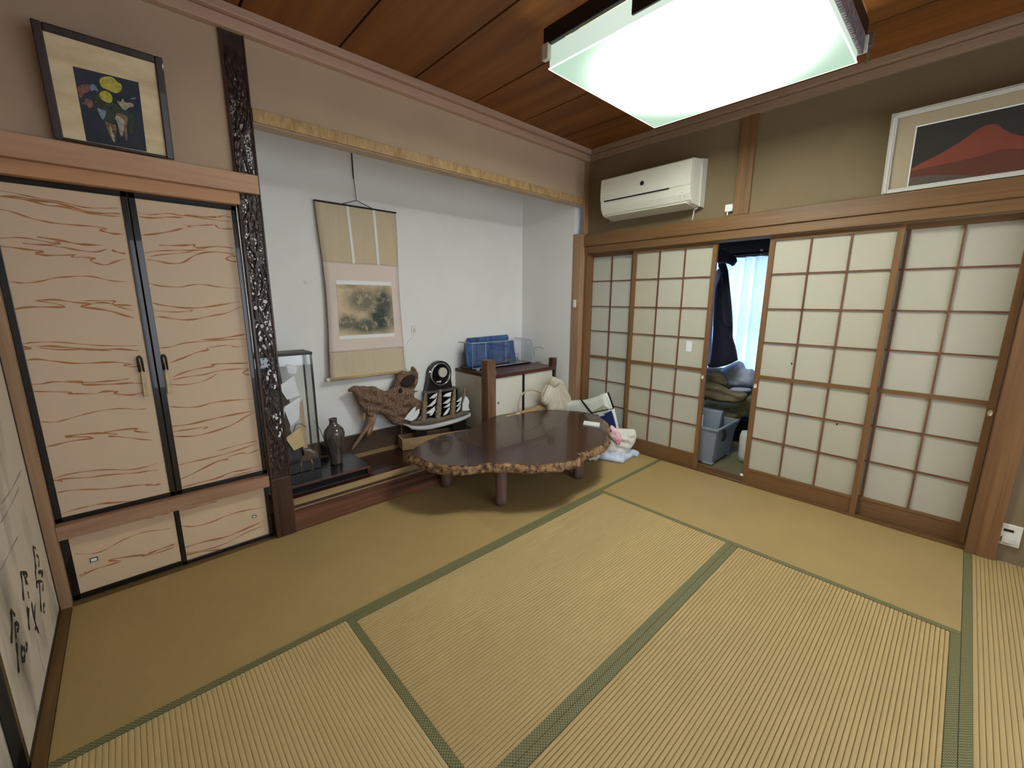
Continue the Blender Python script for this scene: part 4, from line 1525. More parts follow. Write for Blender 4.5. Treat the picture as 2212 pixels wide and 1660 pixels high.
mb = MB()
f = 0.027
h1 = hh
slab(mb, bx0, bx0 + f, 0, h1, -0.028, 0.004)
slab(mb, bx1 - f, bx1, 0, h1, -0.028, 0.004)
slab(mb, bx0 + f, bx1 - f, h1 - f, h1, -0.028, 0.004)
slab(mb, bx0 + f, bx1 - f, 0, 0.010, -0.028, 0.004)
mb.build('frame', M['frame_dark'], pic, bevel=0.004)
mb = MB()
slab(mb, bx0 + f, bx1 - f, 0.010, h1 - f, -0.020, -0.006)
mb.build('gold_mount', M['mat_gold'], pic)
ip = lambda u, v: onp(fp0 + fn * -0.006, fn, u, v)
c4 = [ip(157, 143), ip(299, 178), ip(317, 328), ip(187, 305)]
mb = MB()
mb.prism(c4, fn * 0.001)
SC = 3.4583


def blob(mb, pts, lift, k):
    mb.cur = k
    P = smooth_poly([(a / SC, b / SC) for a, b in pts], 2)
    n = len(mb.v)
    base = [ip(u, v) + fn * lift for u, v in P]
    cc = sum(base, Vector()) / len(base)
    mb.v += [tuple(q) for q in base] + [tuple(cc)]
    for i in range(len(base)):
        mb.face((n + i, n + (i + 1) % len(base), n + len(base)))


random.seed(5)
# leaves and petals of a loose bouquet
blob(mb, [(700, 720), (760, 700), (830, 760), (900, 800), (990, 850), (1005, 900), (980, 910), (900, 870), (860, 860), (850, 930), (800, 940), (740, 860), (700, 800)], 0.0014, 6)
blob(mb, [(690, 630), (730, 640), (780, 700), (800, 770), (740, 740)], 0.0016, 6)
blob(mb, [(575, 650), (600, 635), (670, 628), (680, 650), (665, 690), (630, 690), (605, 740), (590, 720)], 0.0018, 2)
blob(mb, [(640, 730), (690, 750), (700, 800), (660, 812), (650, 780), (600, 775), (632, 760)], 0.0018, 2)
blob(mb, [(745, 585), (800, 568), (850, 580), (870, 610), (910, 630), (912, 670), (880, 700), (840, 690), (800, 670), (760, 655), (742, 620)], 0.0020, 1)
blob(mb, [(740, 690), (790, 675), (830, 700), (845, 745), (825, 775), (780, 760), (745, 730)], 0.0022, 1)
blob(mb, [(720, 800), (760, 820), (795, 825), (790, 860), (770, 905), (745, 860)], 0.0022, 4)
blob(mb, [(672, 640), (690, 622), (712, 640), (742, 690), (700, 670), (680, 690)], 0.0022, 4)
blob(mb, [(850, 870), (900, 860), (930, 900), (925, 960), (915, 1035), (890, 990), (880, 920)], 0.0022, 3)
blob(mb, [(855, 845), (910, 845), (960, 880), (945, 930), (955, 1060), (935, 1040), (925, 960), (880, 880)], 0.0021, 5)
blob(mb, [(780, 900), (830, 930), (870, 930), (870, 1010), (855, 960), (868, 1070), (840, 1060), (800, 960)], 0.0020, 5)
blob(mb, [(815, 940), (832, 950), (862, 1070), (845, 1060)], 0.0024, 3)
blob(mb, [(960, 870), (1000, 850), (1005, 940), (985, 1010), (965, 980)], 0.0020, 6)
blob(mb, [(865, 745), (900, 770), (915, 730), (935, 770), (985, 765), (1005, 800), (960, 800), (940, 830), (900, 800)], 0.0018, 3)
blob(mb, [(960, 740), (1030, 725), (1000, 745)], 0.0018, 4)
mb.build('painting', [M['night'], M['flower_y'], M['flower_r'], M['flower_w'], M['flower_b'], M['flower_br'], M['flower_g']], pic, recalc=False)

# ---------------------------------------------------------------- white framed red hill picture (leans on the right rail)
rb = Vector((3.560, -2.3, 1.943))
rt = Vector((3.485, -2.3, 2.36))
rp0, rn, rup = tilt_plane(rb, rt, Vector((0, 1, 0)))
a1, a2 = onp(rp0, rn, 1927, 247), onp(rp0, rn, 1915, 427)
ry0 = a1.y
rh1 = (a1 - rp0).dot(rup)
ry1 = ry0 - 0.76


def PR(y, h, d=0.0):
    return Vector((rp0.x, y, rp0.z)) + rup * h + rn * d


red = thing('framed_hill_picture', 'white framed picture of a red hill under a dark sky', 'picture', (3.58, ry0 - 0.3, 1.95))
mb = MB()
slab(mb, ry0, ry0 - 0.027, 0, rh1, -0.03, 0.002, PR)
slab(mb, ry1, ry1 + 0.027, 0, rh1, -0.03, 0.002, PR)
slab(mb, ry0 - 0.027, ry1 + 0.027, rh1 - 0.027, rh1, -0.03, 0.002, PR)
slab(mb, ry0 - 0.027, ry1 + 0.027, 0, 0.02, -0.03, 0.002, PR)
slab(mb, ry0 - 0.008, ry0 - 0.020, 0.004, rh1 - 0.008, 0.002, 0.008, PR)
slab(mb, ry0 - 0.008, ry1 + 0.008, rh1 - 0.020, rh1 - 0.008, 0.002, 0.008, PR)
mb.build('frame', M['frame_white'], red, bevel=0.002)
mb = MB()
slab(mb, ry0 - 0.027, ry1 + 0.027, 0.02, rh1 - 0.027, -0.022, -0.012, PR)
mb.build('mount', M['mat_beige'], red)
ir = lambda u, v: onp(rp0 - rn * 0.012, rn, u, v)
c0, c1, c2 = ir(1977, 276), ir(1966, 402), ir(2215, 226)
yy0 = (c0.y + c1.y) / 2
hh1 = (c0 - rp0).dot(rup)
hh0 = (c1 - rp0).dot(rup)
yy1 = yy0 - 0.43
mb = MB()


def poly_pr(mb, pts, d, k):
    mb.cur = k
    n = len(mb.v)
    mb.v += [tuple(PR(yy0 + (yy1 - yy0) * a, hh0 + (hh1 - hh0) * b, d)) for a, b in pts]
    mb.face(range(n, n + len(pts)))


poly_pr(mb, [(-.012, -.02), (1.012, -.02), (1.012, 1.02), (-.012, 1.02)], -0.0115, 4)
poly_pr(mb, [(0, 0), (1, 0), (1, 1), (0, 1)], -0.011, 0)
poly_pr(mb, [(0, .30), (.1, .38), (.25, .48), (.40, .62), (.52, .76), (.57, .80), (.63, .80), (.67, .77), (.72, .68), (.8, .58), (.9, .50), (1, .45), (1, 0), (0, 0)], -0.0105, 1)
poly_pr(mb, [(0, .27), (.15, .28), (.4, .30), (.6, .33), (.72, .37), (.8, .36), (.88, .33), (1, .30), (1, 0), (0, 0)], -0.0100, 2)
poly_pr(mb, [(0, .15), (.15, .14), (.35, .10), (.5, .04), (.6, 0), (0, 0)], -0.0095, 3)
mb.build('painting', [M['hill_sky'], M['hill_red'], M['hill_low'], M['hill_base'], M['bright_white']], red)

# ---------------------------------------------------------------- hanging scroll
SY = NB - 0.012
N8 = lambda u, v, y=SY: on('y', y, u, v)
sl, sr = N8(679, 433), N8(854, 463)
sbl, sbr = N8(704, 818), N8(869, 797)
sx0, sx1 = 1.437, 2.058
sz0, sz1 = N8(704, 820).z, (sl.z + sr.z) / 2
sc = thing('hanging_scroll', 'hanging scroll painting of misty dark trees on the niche wall', 'hanging scroll', (sx0, SY, sz0))


def scroll_sheet(mb, a0, a1, z0, z1, lift, k, nx=14, nz=40):
    """a: 0..1 across the scroll; the paper bows and narrows slightly in the middle"""
    mb.cur = k
    n = len(mb.v)
    for j in range(nz + 1):
        z = z0 + (z1 - z0) * j / nz
        t = (z - sz0) / (sz1 - sz0)
        w = 1.0 - 0.045 * math.sin(PI * min(1, max(0, (t - 0.02) / 0.98))) ** 2
        lean = 0.030 * (1 - t) - 0.004
        for i in range(nx + 1):
            a = a0 + (a1 - a0) * i / nx
            c = a - 0.5
            x = (sx0 + sx1) / 2 + (sx1 - sx0) * c * w + 0.012 * math.sin(PI * t)
            curl = 0.05 * (2 * c) ** 4 * math.sin(PI * t) ** 2 * (0.55)
            y = SY - 0.020 - lean - lift + curl * 0.7 - 0.012 * math.sin(PI * t) ** 2
            mb.v.append((x, min(y, NB - 0.002), z))
    for j in range(nz):
        for i in range(nx):
            q = n + j * (nx + 1) + i
            mb.face((q, q + 1, q + nx + 2, q + nx + 1))


zz = lambda u, v: N8(u, v).z
zA = (zz(697, 568) + zz(858, 574)) / 2
zB = (zz(706, 762) + zz(869, 750)) / 2
mb = MB()
scroll_sheet(mb, 0, 1, sz0, zB, 0, 0)
scroll_sheet(mb, 0, 1, zB, zA, 0, 1)
scroll_sheet(mb, 0, 1, zA, sz1, 0, 0)
o = mb.build('silk', [M['scroll_olive'], M['scroll_pink']], sc, smooth=True, recalc=False)
so = o.modifiers.new('thickness', 'SOLIDIFY')
so.thickness = 0.0015
so.offset = 1
mb = MB()
scroll_sheet(mb, -0.006, 0.004, sz0, sz1, 0.0002, 0, nx=1)
scroll_sheet(mb, 0.996, 1.004, sz0, sz1, 0.0002, 0, nx=1)
mb.build('brown_edging', M['scroll_edge'], sc, recalc=False)
wi = sx1 - sx0
aX = lambda u, v: (N8(u, v).x - sx0) / wi
mb = MB()
a_l, a_r = 0.125, 0.875
zt, zb = (zz(713, 613) + zz(844, 619)) / 2, (zz(722, 728) + zz(850, 722)) / 2 + 0.01
scroll_sheet(mb, a_l, a_r, zb, zt, 0.004, 0)
mb.build('tree_painting', M['painting'], sc, smooth=True, recalc=False)
mb = MB()
scroll_sheet(mb, a_l, a_r, zt, zt + 0.030, 0.004, 0)
mb.build('white_band', M['scroll_white'], sc, smooth=True, recalc=False)
mb = MB()
scroll_sheet(mb, a_l, a_r, zb - 0.028, zb, 0.004, 0)
mb.build('white_band', M['scroll_white'], sc, smooth=True, recalc=False)
for aa in (0.375, 0.705):
    mb = MB()
    scroll_sheet(mb, aa - 0.016, aa + 0.016, zA, sz1 - 0.004, 0.004, 0, nx=2)
    mb.build('hanging_ribbon', M['scroll_white'], sc, smooth=True, recalc=False)
mb = MB()
mb.tube([(sx0 - 0.012, SY - 0.05, sz0), (sx1 + 0.012, SY - 0.05, sz0)], 0.013, 16)
mb.build('bottom_rod', M['tan_rod'], sc, smooth=True)
for a, b in ((sx0 - 0.034, sx0 - 0.012), (sx1 + 0.012, sx1 + 0.034)):
    MB().tube([(a, SY - 0.05, sz0), (b, SY - 0.05, sz0)], 0.0165, 16).build('rod_knob', M['white_plastic'], sc, smooth=False)
MB().box((sx0 - 0.004, SY - 0.030, sz1 - 0.004), (sx1 + 0.004, SY - 0.012, sz1 + 0.006)).build('top_bar', M['cord'], sc)
mb = MB()
kn = N8(770, 433, SY - 0.02)
tp = N8(765, 334, SY - 0.02)
la, ra = N8(738, 442, SY - 0.02), N8(806, 455, SY - 0.02)
mb.tube([(la.x, SY - 0.02, sz1 + 0.004), (kn.x, SY - 0.02, kn.z), (ra.x, SY - 0.02, sz1 + 0.004)], 0.0028, 6)
mb.tube([(kn.x, SY - 0.02, kn.z), (kn.x - 0.006, SY - 0.01, 2.25), (kn.x - 0.008, SY - 0.004, 2.50)], 0.0024, 6)
mb.tube([(kn.x - 0.0075, SY - 0.01, 2.24), (kn.x - 0.008, SY - 0.005, 2.46)], 0.0045, 6)
mb.build('cord', M['cord'], sc)
mb = MB()
mb.tube([(kn.x - 0.008, SY - 0.004, 2.50), (kn.x - 0.008, NB, 2.50)], 0.004, 8)
mb.build('wall_hook', M['grey_metal'], sc)

# small fittings on the niche wall
p = N8(893, 712, NB)
lo = thing('niche_outlet', 'white outlet with thin cable on the niche wall right of the scroll', 'outlet', (p.x, NB, p.z))
MB().box((p.x - 0.022, NB - 0.010, p.z - 0.030), (p.x + 0.022, NB + 0.001, p.z + 0.030)).build('plate', M['white_cap'], lo, bevel=0.006)
MB().box((p.x - 0.006, NB - 0.022, p.z - 0.020), (p.x + 0.014, NB - 0.009, p.z + 0.008)).build('plug', M['white_plastic'], lo, bevel=0.003)
mb = MB()
q = N8(878, 752, NB - 0.012)
q2 = N8(872, 790, NB - 0.012)
mb.tube([(p.x, NB - 0.015, p.z - 0.02), (p.x - 0.012, NB - 0.008, p.z - 0.06), (q.x + 0.01, NB - 0.008, q.z + 0.04), (q.x, NB - 0.008, q.z), (q2.x, NB - 0.008, q2.z - 0.2), (q2.x + 0.01, NB - 0.006, 0.30)], 0.0016, 6)
mb.build('thin_cable', M['cable_white'], lo)
p = N8(660, 611, NB)
o = MB().box((p.x - 0.010, NB - 0.006, p.z - 0.013), (p.x + 0.010, NB + 0.001, p.z + 0.013)).build('wall_tag', M['white_plastic'], bevel=0.002)
tag(o, 'tiny cream tag on the niche wall left of the scroll', 'tag')
p = on('x', 3.56, 1238, 655)
o = MB().box((NS - 0.0125, 0.030, p.z - 0.04), (NS - 0.004, 0.060, p.z + 0.03)).build('switch_plate', M['white_cap'], bevel=0.002)
tag(o, 'small white switch on the side of the corner post', 'switch')

# ---------------------------------------------------------------- burl table
TZ = 0.345
sv = lambda pts: [(720 + a / 3.16, 700 + b / 3.16) for a, b in pts]
surf_px = [(886, 985), (887, 974.5), (899, 966), (924, 952), (949, 942), (974, 936), (999, 931), (1024, 924), (1044, 914), (1052, 906)] + sv([(1100, 632), (1150, 622), (1260, 606), (1400, 594), (1500, 588), (1600, 593),
              (1700, 601), (1780, 618), (1830, 650), (1862, 690), (1870, 740), (1868, 790), (1848, 822), (1780, 852), (1705, 880), (1664, 886), (1692, 905), (1640, 932), (1500, 955),
              (1300, 960), (1240, 952), (1130, 955), (1060, 950), (1000, 962), (900, 970), (800, 968), (720, 960), (640, 940), (575, 905)])
low_px = sv([(482, 885), (500, 850), (545, 812), (680, 748), (800, 722), (920, 696), (1015, 664), (1056, 634), (1150, 614), (1260, 600), (1400, 588), (1500, 582), (1605, 587),
             (1705, 595), (1790, 612), (1842, 645), (1874, 690), (1882, 745), (1880, 800), (1855, 842), (1790, 880), (1720, 890), (1700, 930), (1680, 970), (1600, 990),
             (1550, 1008), (1430, 1014), (1320, 1020), (1200, 1014), (1100, 1014), (1000, 1008), (900, 1015), (800, 1022), (700, 1030), (640, 1022), (560, 998), (500, 968), (480, 915)])
TP = [on('z', TZ, *p) for p in surf_px]
LP = [on('z', TZ - 0.052, *p) for p in low_px]
tc0 = Vector((2.36, -0.35, 0))


def radial(P, n):
    """boundary point of polygon P in direction k*2pi/n from the table centre"""
    out = []
    for k in range(n):
        th = 2 * PI * k / n
        d = Vector((math.cos(th), math.sin(th), 0))
        best = None
        for i in range(len(P)):
            a = P[i] - tc0
            b = P[(i + 1) % len(P)] - tc0
            den = d.x * (b.y - a.y) - d.y * (b.x - a.x)
            if abs(den) < 1e-9:
                continue
            t = (a.x * (b.y - a.y) - a.y * (b.x - a.x)) / den
            s = (a.x * d.y - a.y * d.x) / den
            if t > 0 and -1e-6 <= s <= 1 + 1e-6:
                best = t if best is None else max(best, t)
        out.append(best if best else 0.5)
    return out


NT = 420
rt_, rl_ = radial(TP, NT), radial(LP, NT)
back_fix = []
for k in range(NT):
    th = 2 * PI * k / NT
    # behind the table the lower rim is out of sight: follow the top edge there
    vis = math.sin(th - 0.42) < 0.15
    rl = rl_[k] if vis else rt_[k] + 0.015
    rl = min(max(rl, rt_[k] - 0.02), rt_[k] + 0.06)
    back_fix.append(rl)
rl_ = [(back_fix[k - 1] + back_fix[k] + back_fix[(k + 1) % NT]) / 3 for k in range(NT)]
table = thing('low_burl_table', 'low glossy brown table with a wavy raw bark edge on log legs', 'table', (tc0.x, tc0.y, 0))
mb = MB()
n = len(mb.v)
mb.v.append((tc0.x, tc0.y, TZ))
for k in range(NT):
    th = 2 * PI * k / NT
    mb.v.append((tc0.x + rt_[k] * math.cos(th), tc0.y + rt_[k] * math.sin(th), TZ))
for k in range(NT):
    mb.face((n, n + 1 + k, n + 1 + (k + 1) % NT))
m2_ = len(mb.v)
mb.v.append((tc0.x, tc0.y, TZ - 0.04))
for k in range(NT):
    th = 2 * PI * k / NT
    mb.v.append((tc0.x + rt_[k] * math.cos(th), tc0.y + rt_[k] * math.sin(th), TZ - 0.04))
for k in range(NT):
    mb.face((m2_, m2_ + 1 + (k + 1) % NT, m2_ + 1 + k))
    mb.face((n + 1 + k, m2_ + 1 + k, m2_ + 1 + (k + 1) % NT, n + 1 + (k + 1) % NT))
mb.build('table_top', M['table_top'], table, recalc=False)
mb = MB()
rings = [(0.0, TZ + 0.0008, 0.0), (0.18, TZ - 0.002, .3), (0.5, TZ - 0.012, .8), (0.78, TZ - 0.024, 1), (0.95, TZ - 0.036, 1), (1.0, TZ - 0.047, 1), (0.7, TZ - 0.058, .8), (0.0, TZ - 0.060, .3), (-1.4, TZ - 0.058, 0)]
nb = len(mb.v)
for f, z, a in rings:
    for k in range(NT):
        th = 2 * PI * k / NT
        base_r = rt_[k] - 0.004
        r = base_r + (max(rl_[k] - rt_[k], 0.006) + 0.012) * f
        x, y = tc0.x + r * math.cos(th), tc0.y + r * math.sin(th)
        w = mnoise.fractal(Vector((x * 34, y * 34, z * 42)), 0.9, 2.1, 4)
        w2 = mnoise.noise(Vector((x * 13, y * 13, z * 9)))
        r += a * (0.011 * w + 0.012 * w2)
        zz_ = z + a * 0.013 * mnoise.noise(Vector((x * 30, y * 30, 5)))
        mb.v.append((tc0.x + r * math.cos(th), tc0.y + r * math.sin(th), min(zz_, TZ + 0.001)))
for j in range(len(rings) - 1):
    for k in range(NT):
        mb.face((nb + j * NT + k, nb + j * NT + (k + 1) % NT, nb + (j + 1) * NT + (k + 1) % NT, nb + (j + 1) * NT + k))
mb.build('bark_edge', M['bark'], table, smooth=True)
random.seed(2)
for (lx, ly) in ((2.045, -0.565), (1.935, -0.075), (2.775, -0.640), (2.86, -0.16)):
    mb = MB()
    pr = []
    for j in range(9):
        z = 0.001 + (TZ - 0.041) * j / 8
        pr.append((0.039 + 0.0015 * math.sin(j * 1.7 + lx * 9) - 0.002 * (j == 0), z))
    mb.lathe((lx, ly, 0), pr, 28, wob=lambda th, h, s=lx: 0.035 * mnoise.noise(Vector((math.cos(th) * 2.2 + s, math.sin(th) * 2.2, h * 5))))
    mb.build('leg', M['log'], table, smooth=True)
# knob of bark near the right leg and a folded slip of paper
p = on('z', TZ, 720 + 1762 / 3.16, 700 + 688 / 3.16)
c4 = [on('z', TZ, 720 + a / 3.16, 700 + b / 3.16) for a, b in [(1712, 669), (1820, 684), (1815, 708), (1705, 690)]]
o = MB().prism([Vector((q.x, q.y, TZ + 0.0015)) for q in c4], (0, 0, 0.009)).build('paper_slip', M['paper_white'])
tag(o, 'small white folded paper on the right end of the burl table', 'paper')

# ================================================================ IN THE NICHE
# ---------------------------------------------------------------- low black display box
BY0, BY1, BZ = 0.238, 0.615, 0.186
BXR = 1.497
bx = thing('low_display_stand', 'low black display stand with an open slot, behind the carved pillar', 'stand', (1.15, 0.42, NF))
mb = MB()
mb.box((0.82, BY0, BZ - 0.014), (BXR, BY1, BZ))
mb.build('top_board', M['shelf_top'], bx, bevel=0.001)
MB().box((0.82, BY0 - 0.004, BZ - 0.015), (BXR + 0.002, BY0, BZ + 0.0005)).build('reddish_edge', M['shelf_edge'], bx)
mb = MB()
mb.box((0.82, BY0 + 0.01, NF + 0.001), (BXR, BY1, NF + 0.036))
mb.box((0.82, BY1 - 0.012, NF + 0.03), (BXR, BY1, BZ - 0.014))
mb.build('base_board', M['dark_red_wood'], bx)
mb = MB()
mb.box((0.82, BY0 + 0.03, NF + 0.037), (BXR - 0.02, BY0 + 0.035, BZ - 0.0145))
mb.box((0.82, BY0 + 0.011, NF + 0.036), (BXR - 0.02, BY0 + 0.03, NF + 0.038))
mb.build('black_slot', M['black_paint'], bx)
MB().box((BXR - 0.018, BY0, NF + 0.034), (BXR, BY1 - 0.012, BZ - 0.014)).build('end_panel', M['dark_red_wood'], bx)
MB().box((0.83, BY0 + 0.004, NF + 0.036), (BXR - 0.018, BY0 + 0.010, NF + 0.040)).build('pale_line', M['grey_metal'], bx)

# ---------------------------------------------------------------- glass display case
GY0, GY1, GX1, GX0 = 0.43, 0.61, 1.197, 0.850
ct_ = on('y', GY0, 672, 760)
GZ0, GZ1 = BZ + 0.001, ct_.z
GX1 = ct_.x
gc = thing('glass_display_case', 'tall glass display case with black edges, half hidden behind the carved pillar', 'display case', ((GX0 + GX1) / 2, (GY0 + GY1) / 2, GZ0))
mb = MB()
mb.box((GX0, GY0, GZ0), (GX1, GY1, GZ0 + 0.075))
mb.build('plinth', M['black_gloss'], gc, bevel=0.003)
mb = MB()
mb.box((GX0 - 0.004, GY0 - 0.006, GZ1 - 0.018), (GX1 + 0.006, GY1 + 0.004, GZ1))
mb.build('lid', M['black_paint'], gc, bevel=0.004)
w = 0.009
for i, (x, y) in enumerate(((GX1 - w, GY0), (GX0, GY0), (GX1 - w, GY1 - w), (GX0, GY1 - w))):
    MB().box((x, y, GZ0 + 0.075), (x + w + 0.003, y + w + 0.003, GZ1 - 0.018)).build('corner_post', M['black_gloss'], gc)
mb = MB()
mb.box((GX0 + w, GY0 + 0.003, GZ0 + 0.075), (GX1 - w, GY0 + 0.005, GZ1 - 0.018))
mb.build('glass_pane', M['glass'], gc)
mb = MB()
mb.box((GX1 - 0.005, GY0 + 0.01, GZ0 + 0.075), (GX1 - 0.003, GY1 - 0.01, GZ1 - 0.018))
mb.build('glass_pane', M['glass'], gc)
mb = MB()
mb.box((GX0 + 0.01, GY1 - 0.004, GZ0 + 0.075), (1.06, GY1 - 0.001, GZ1 - 0.018))
mb.build('back_board', mat('case_back', (70, 76, 84), 0.4, 0.2, 8), gc)
# the wrapped figure inside
fg = thing('wrapped_figure', 'white and dark cloth wrapped ornament inside the glass display case', 'ornament', (1.03, 0.49, GZ0 + 0.076))
mb = MB()
mb.lathe((1.02, 0.49, 0), [(0.075, GZ0 + 0.077), (0.085, GZ0 + 0.12), (0.05, GZ0 + 0.30), (0.062, GZ0 + 0.45), (0.03, GZ0 + 0.60), (0.02, GZ0 + 0.70)], 24,
         wob=lambda th, h: 0.35 * mnoise.noise(Vector((math.cos(th) * 1.6, math.sin(th) * 1.6, h * 9))))
mb.build('body', M['cloth_dark'], fg, smooth=True)
random.seed(8)
sheets = [((.10, .60), (.19, .66), (.21, .52), (.14, .50)), ((.04, .70), (.09, .74), (.10, .60), (.05, .56)), ((.12, .44), (.22, .50), (.20, .34), (.15, .30)),
          ((.05, .40), (.12, .44), (.10, .26), (.05, .22)), ((.11, .22), (.20, .28), (.22, .14), (.15, .12)), ((.16, .74), (.22, .72), (.21, .67), (.17, .68))]
for i, q in enumerate(sheets):
    mb = MB()
    yy = 0.400 + 0.012 * (i % 3)
    mb.prism([(0.90 + a * 1.05, yy + 0.05 * (b % 0.1), GZ0 + 0.06 + b * 0.93) for a, b in q], (0.004, 0.008, 0.004))
    mb.build('cloth_fold', M['cloth_white'] if i != 4 else M['cloth_gold'], fg)
mb = MB()
mb.prism([(1.125, 0.44, GZ0 + 0.48), (1.15, 0.445, GZ0 + 0.50), (1.155, 0.45, GZ0 + 0.14), (1.12, 0.44, GZ0 + 0.12)], (0.003, 0.01, 0))
mb.build('peach_sash', M['cloth_peach'], fg)

# ---------------------------------------------------------------- fluted vase
vb = on('z', BZ, 727, 1001)
vt = on('y', vb.y, 724, 904)
vh = vt.z - BZ
vs_ = thing('dark_vase', 'dark brown glazed vase with narrow neck standing on the black display stand', 'vase', (vb.x, vb.y, BZ))
mb = MB()
R_ = vh * 0.21
prof = [(0.55, 0.0), (0.62, 0.03), (0.60, 0.12), (0.66, 0.28), (0.84, 0.46), (0.98, 0.60), (1.0, 0.68), (0.90, 0.76), (0.62, 0.83), (0.40, 0.88), (0.36, 0.93), (0.40, 0.985), (0.42, 1.0), (0.33, 1.0), (0.28, 0.95), (0.28, 0.88)]


def vw(th, h):
    t = (h - BZ) / vh
    return 0.055 * math.sin(4 * th + 2.4 * t) * max(0, 1 - abs(t - 0.5) * 2.1)


mb.lathe((vb.x, vb.y, 0), [(R_ * r, BZ + 0.001 + vh * t) for r, t in prof], 48, wob=vw)
mb.build('vase_body', M['vase'], vs_, smooth=True)

# ---------------------------------------------------------------- little brass stand with brown shade and thin black stems
wb = on('z', BZ, 664, 1018)
bs = thing('brass_wire_stand', 'small brass wire stand with smoky brown bowl and thin black stems', 'ornament', (wb.x, wb.y, BZ))
P = lambda u, v, dy=0.0: on('y', wb.y + dy, u, v)
mb = MB()
r = 0.0042
mb.tube([P(651, 1000), P(650, 1010), P(652, 1022), P(665, 1020), P(677, 1014), P(676, 1004), P(672, 993)], r, 8)
mb.tube([P(651, 1000), P(647, 992, .03), P(645, 986, .05)], r, 8)
mb.tube([P(672, 993), P(680, 986, .03), P(683, 980, .05)], r, 8)
mb.build('wire_frame', M['brass'], bs, smooth=True)
mb = MB()
o_, eu, ev, nn = frame_at((wb.x, wb.y + 0.025, 0))
ol_ = px_outline([(634, 968), (650, 966), (676, 968), (686, 980), (683, 990), (672, 995), (660, 998), (646, 994), (636, 984)], o_, nn, eu, ev)
pillow(mb, ol_, o_, eu, ev, 0.02, 0.02, 0.004)
mb.build('smoky_bowl', M['amber'], bs, smooth=True)
mb = MB()
mb.tube([P(655, 985), P(648, 965), P(640, 945), P(634, 930), P(640, 917), P(650, 916), P(662, 924)], 0.0022, 6)
mb.tube([P(672, 985), P(675, 970), P(681, 962)], 0.003, 6)
mb.tube([P(656, 984), P(652, 962), P(649, 955)], 0.004, 6)
mb.build('black_stem', M['black_paint'], bs, smooth=True)
rb_ = on('z', BZ, 700, 988)
brn = thing('dried_branch', 'thin dark dried branch lying against the display case beside the vase', 'branch', (rb_.x, rb_.y, BZ))
mb = MB()
Q = lambda u, v: on('y', rb_.y, u, v)
mb.tube([Q(676, 908), Q(690, 925), Q(700, 950), Q(706, 972), Q(712, 986)], [0.002, 0.0022, 0.0025, 0.0028, 0.003], 6)
mb.build('stem', M['black_paint'], brn, smooth=True)
mb = MB()
o_, eu, ev, nn = frame_at((rb_.x, rb_.y + 0.02, 0))
pillow(mb, px_outline([(685, 958), (700, 960), (712, 976), (706, 984), (690, 986)], o_, nn, eu, ev), o_, eu, ev, 0.014, 0.015, 0.004)
mb.build('dark_leaf', M['drift_dark'], brn, smooth=True)

# ---------------------------------------------------------------- driftwood
DY = 0.672
dr = thing('driftwood', 'large pitted brown driftwood standing on a long root leg under the scroll', 'driftwood', (1.95, DY, NF))
o_, eu, ev = Vector((1.9, DY, 0)), Vector((1, 0, 0)), Vector((0, 0, 1))
nn = Vector((0, -1, 0))
Z8 = lambda pts: [(740 + a / 7.373, 760 + b / 7.373) for a, b in pts]
dv_ = lambda pts: px_outline(Z8(pts), o_, nn, eu, ev)
body = dv_([(85, 600), (120, 580), (170, 545), (200, 540), (260, 550), (330, 545), (400, 558), (470, 545), (530, 560), (570, 590), (620, 610), (680, 630), (760, 610), (820, 560), (850, 480),
            (870, 400), (900, 340), (960, 300), (1000, 310), (1060, 320), (1090, 290), (1090, 250), (1120, 232), (1160, 270), (1195, 340), (1200, 420), (1185, 500), (1145, 580),
            (1130, 620), (1215, 630), (1140, 650), (1130, 700), (1160, 740), (1240, 780), (1290, 840), (1260, 1000), (1150, 1120), (1040, 1170), (900, 1175), (790, 1160), (760, 1110), (700, 1060),
            (620, 1000), (560, 985), (520, 1020), (500, 1060), (450, 1060), (400, 1030), (340, 980), (300, 900), (240, 830), (230, 760), (180, 690), (150, 640), (90, 640)])
mb = MB()
pillow(mb, body, o_, eu, ev, 0.042, 0.060, 0.0050, rough=0.020, freq=17, back=0.8, it=0, folds=lambda x, y: 0.030 * mnoise.noise(Vector((x * 11 + y * 9, y * 15, 3.0))))
mb.build('pitted_body', M['drift'], dr, smooth=True)
mb = MB()
hol = dv_([(905, 440), (960, 380), (1060, 350), (1120, 380), (1120, 450), (1080, 520), (1000, 555), (920, 545), (880, 510)])
n = len(mb.v)
oo = o_ + Vector((0, -0.044, 0))
pillow(mb, hol, oo, eu, ev, 0.016, 0.02, 0.004, rough=0.006, freq=60)
mb.build('dark_hollow', M['drift_dark'], dr, smooth=True)
mb = MB()
pillow(mb, dv_([(850, 590), (890, 565), (918, 600), (910, 650), (870, 650), (845, 620)]), oo, eu, ev, 0.014, 0.012, 0.004, rough=0.004, freq=60)
mb.build('dark_knot', M['drift_dark'], dr, smooth=True)
D = lambda a, b, dy=0.0: on('y', DY + dy, 740 + a / 7.373, 760 + b / 7.373)
mb = MB()
foot = D(150, 1570, 0.0)
foot.z = max(foot.z, NF + 0.012)
mb.tube([D(480, 1000), D(455, 1090), D(425, 1160), D(385, 1230), D(310, 1330), D(240, 1430), D(190, 1500), foot], [0.036, 0.028, 0.020, 0.0165, 0.014, 0.012, 0.010, 0.006], 14)
mb.build('long_root', M['drift_smooth'], dr, smooth=True)
mb = MB()
mb.tube([D(490, 1040, .01), D(465, 1170, .01), D(445, 1270, .01), D(435, 1365, .01)], [0.026, 0.018, 0.014, 0.004], 12)
mb.tube([D(440, 1200, .01), D(410, 1290, .01), D(395, 1360, .01)], [0.014, 0.012, 0.004], 10)
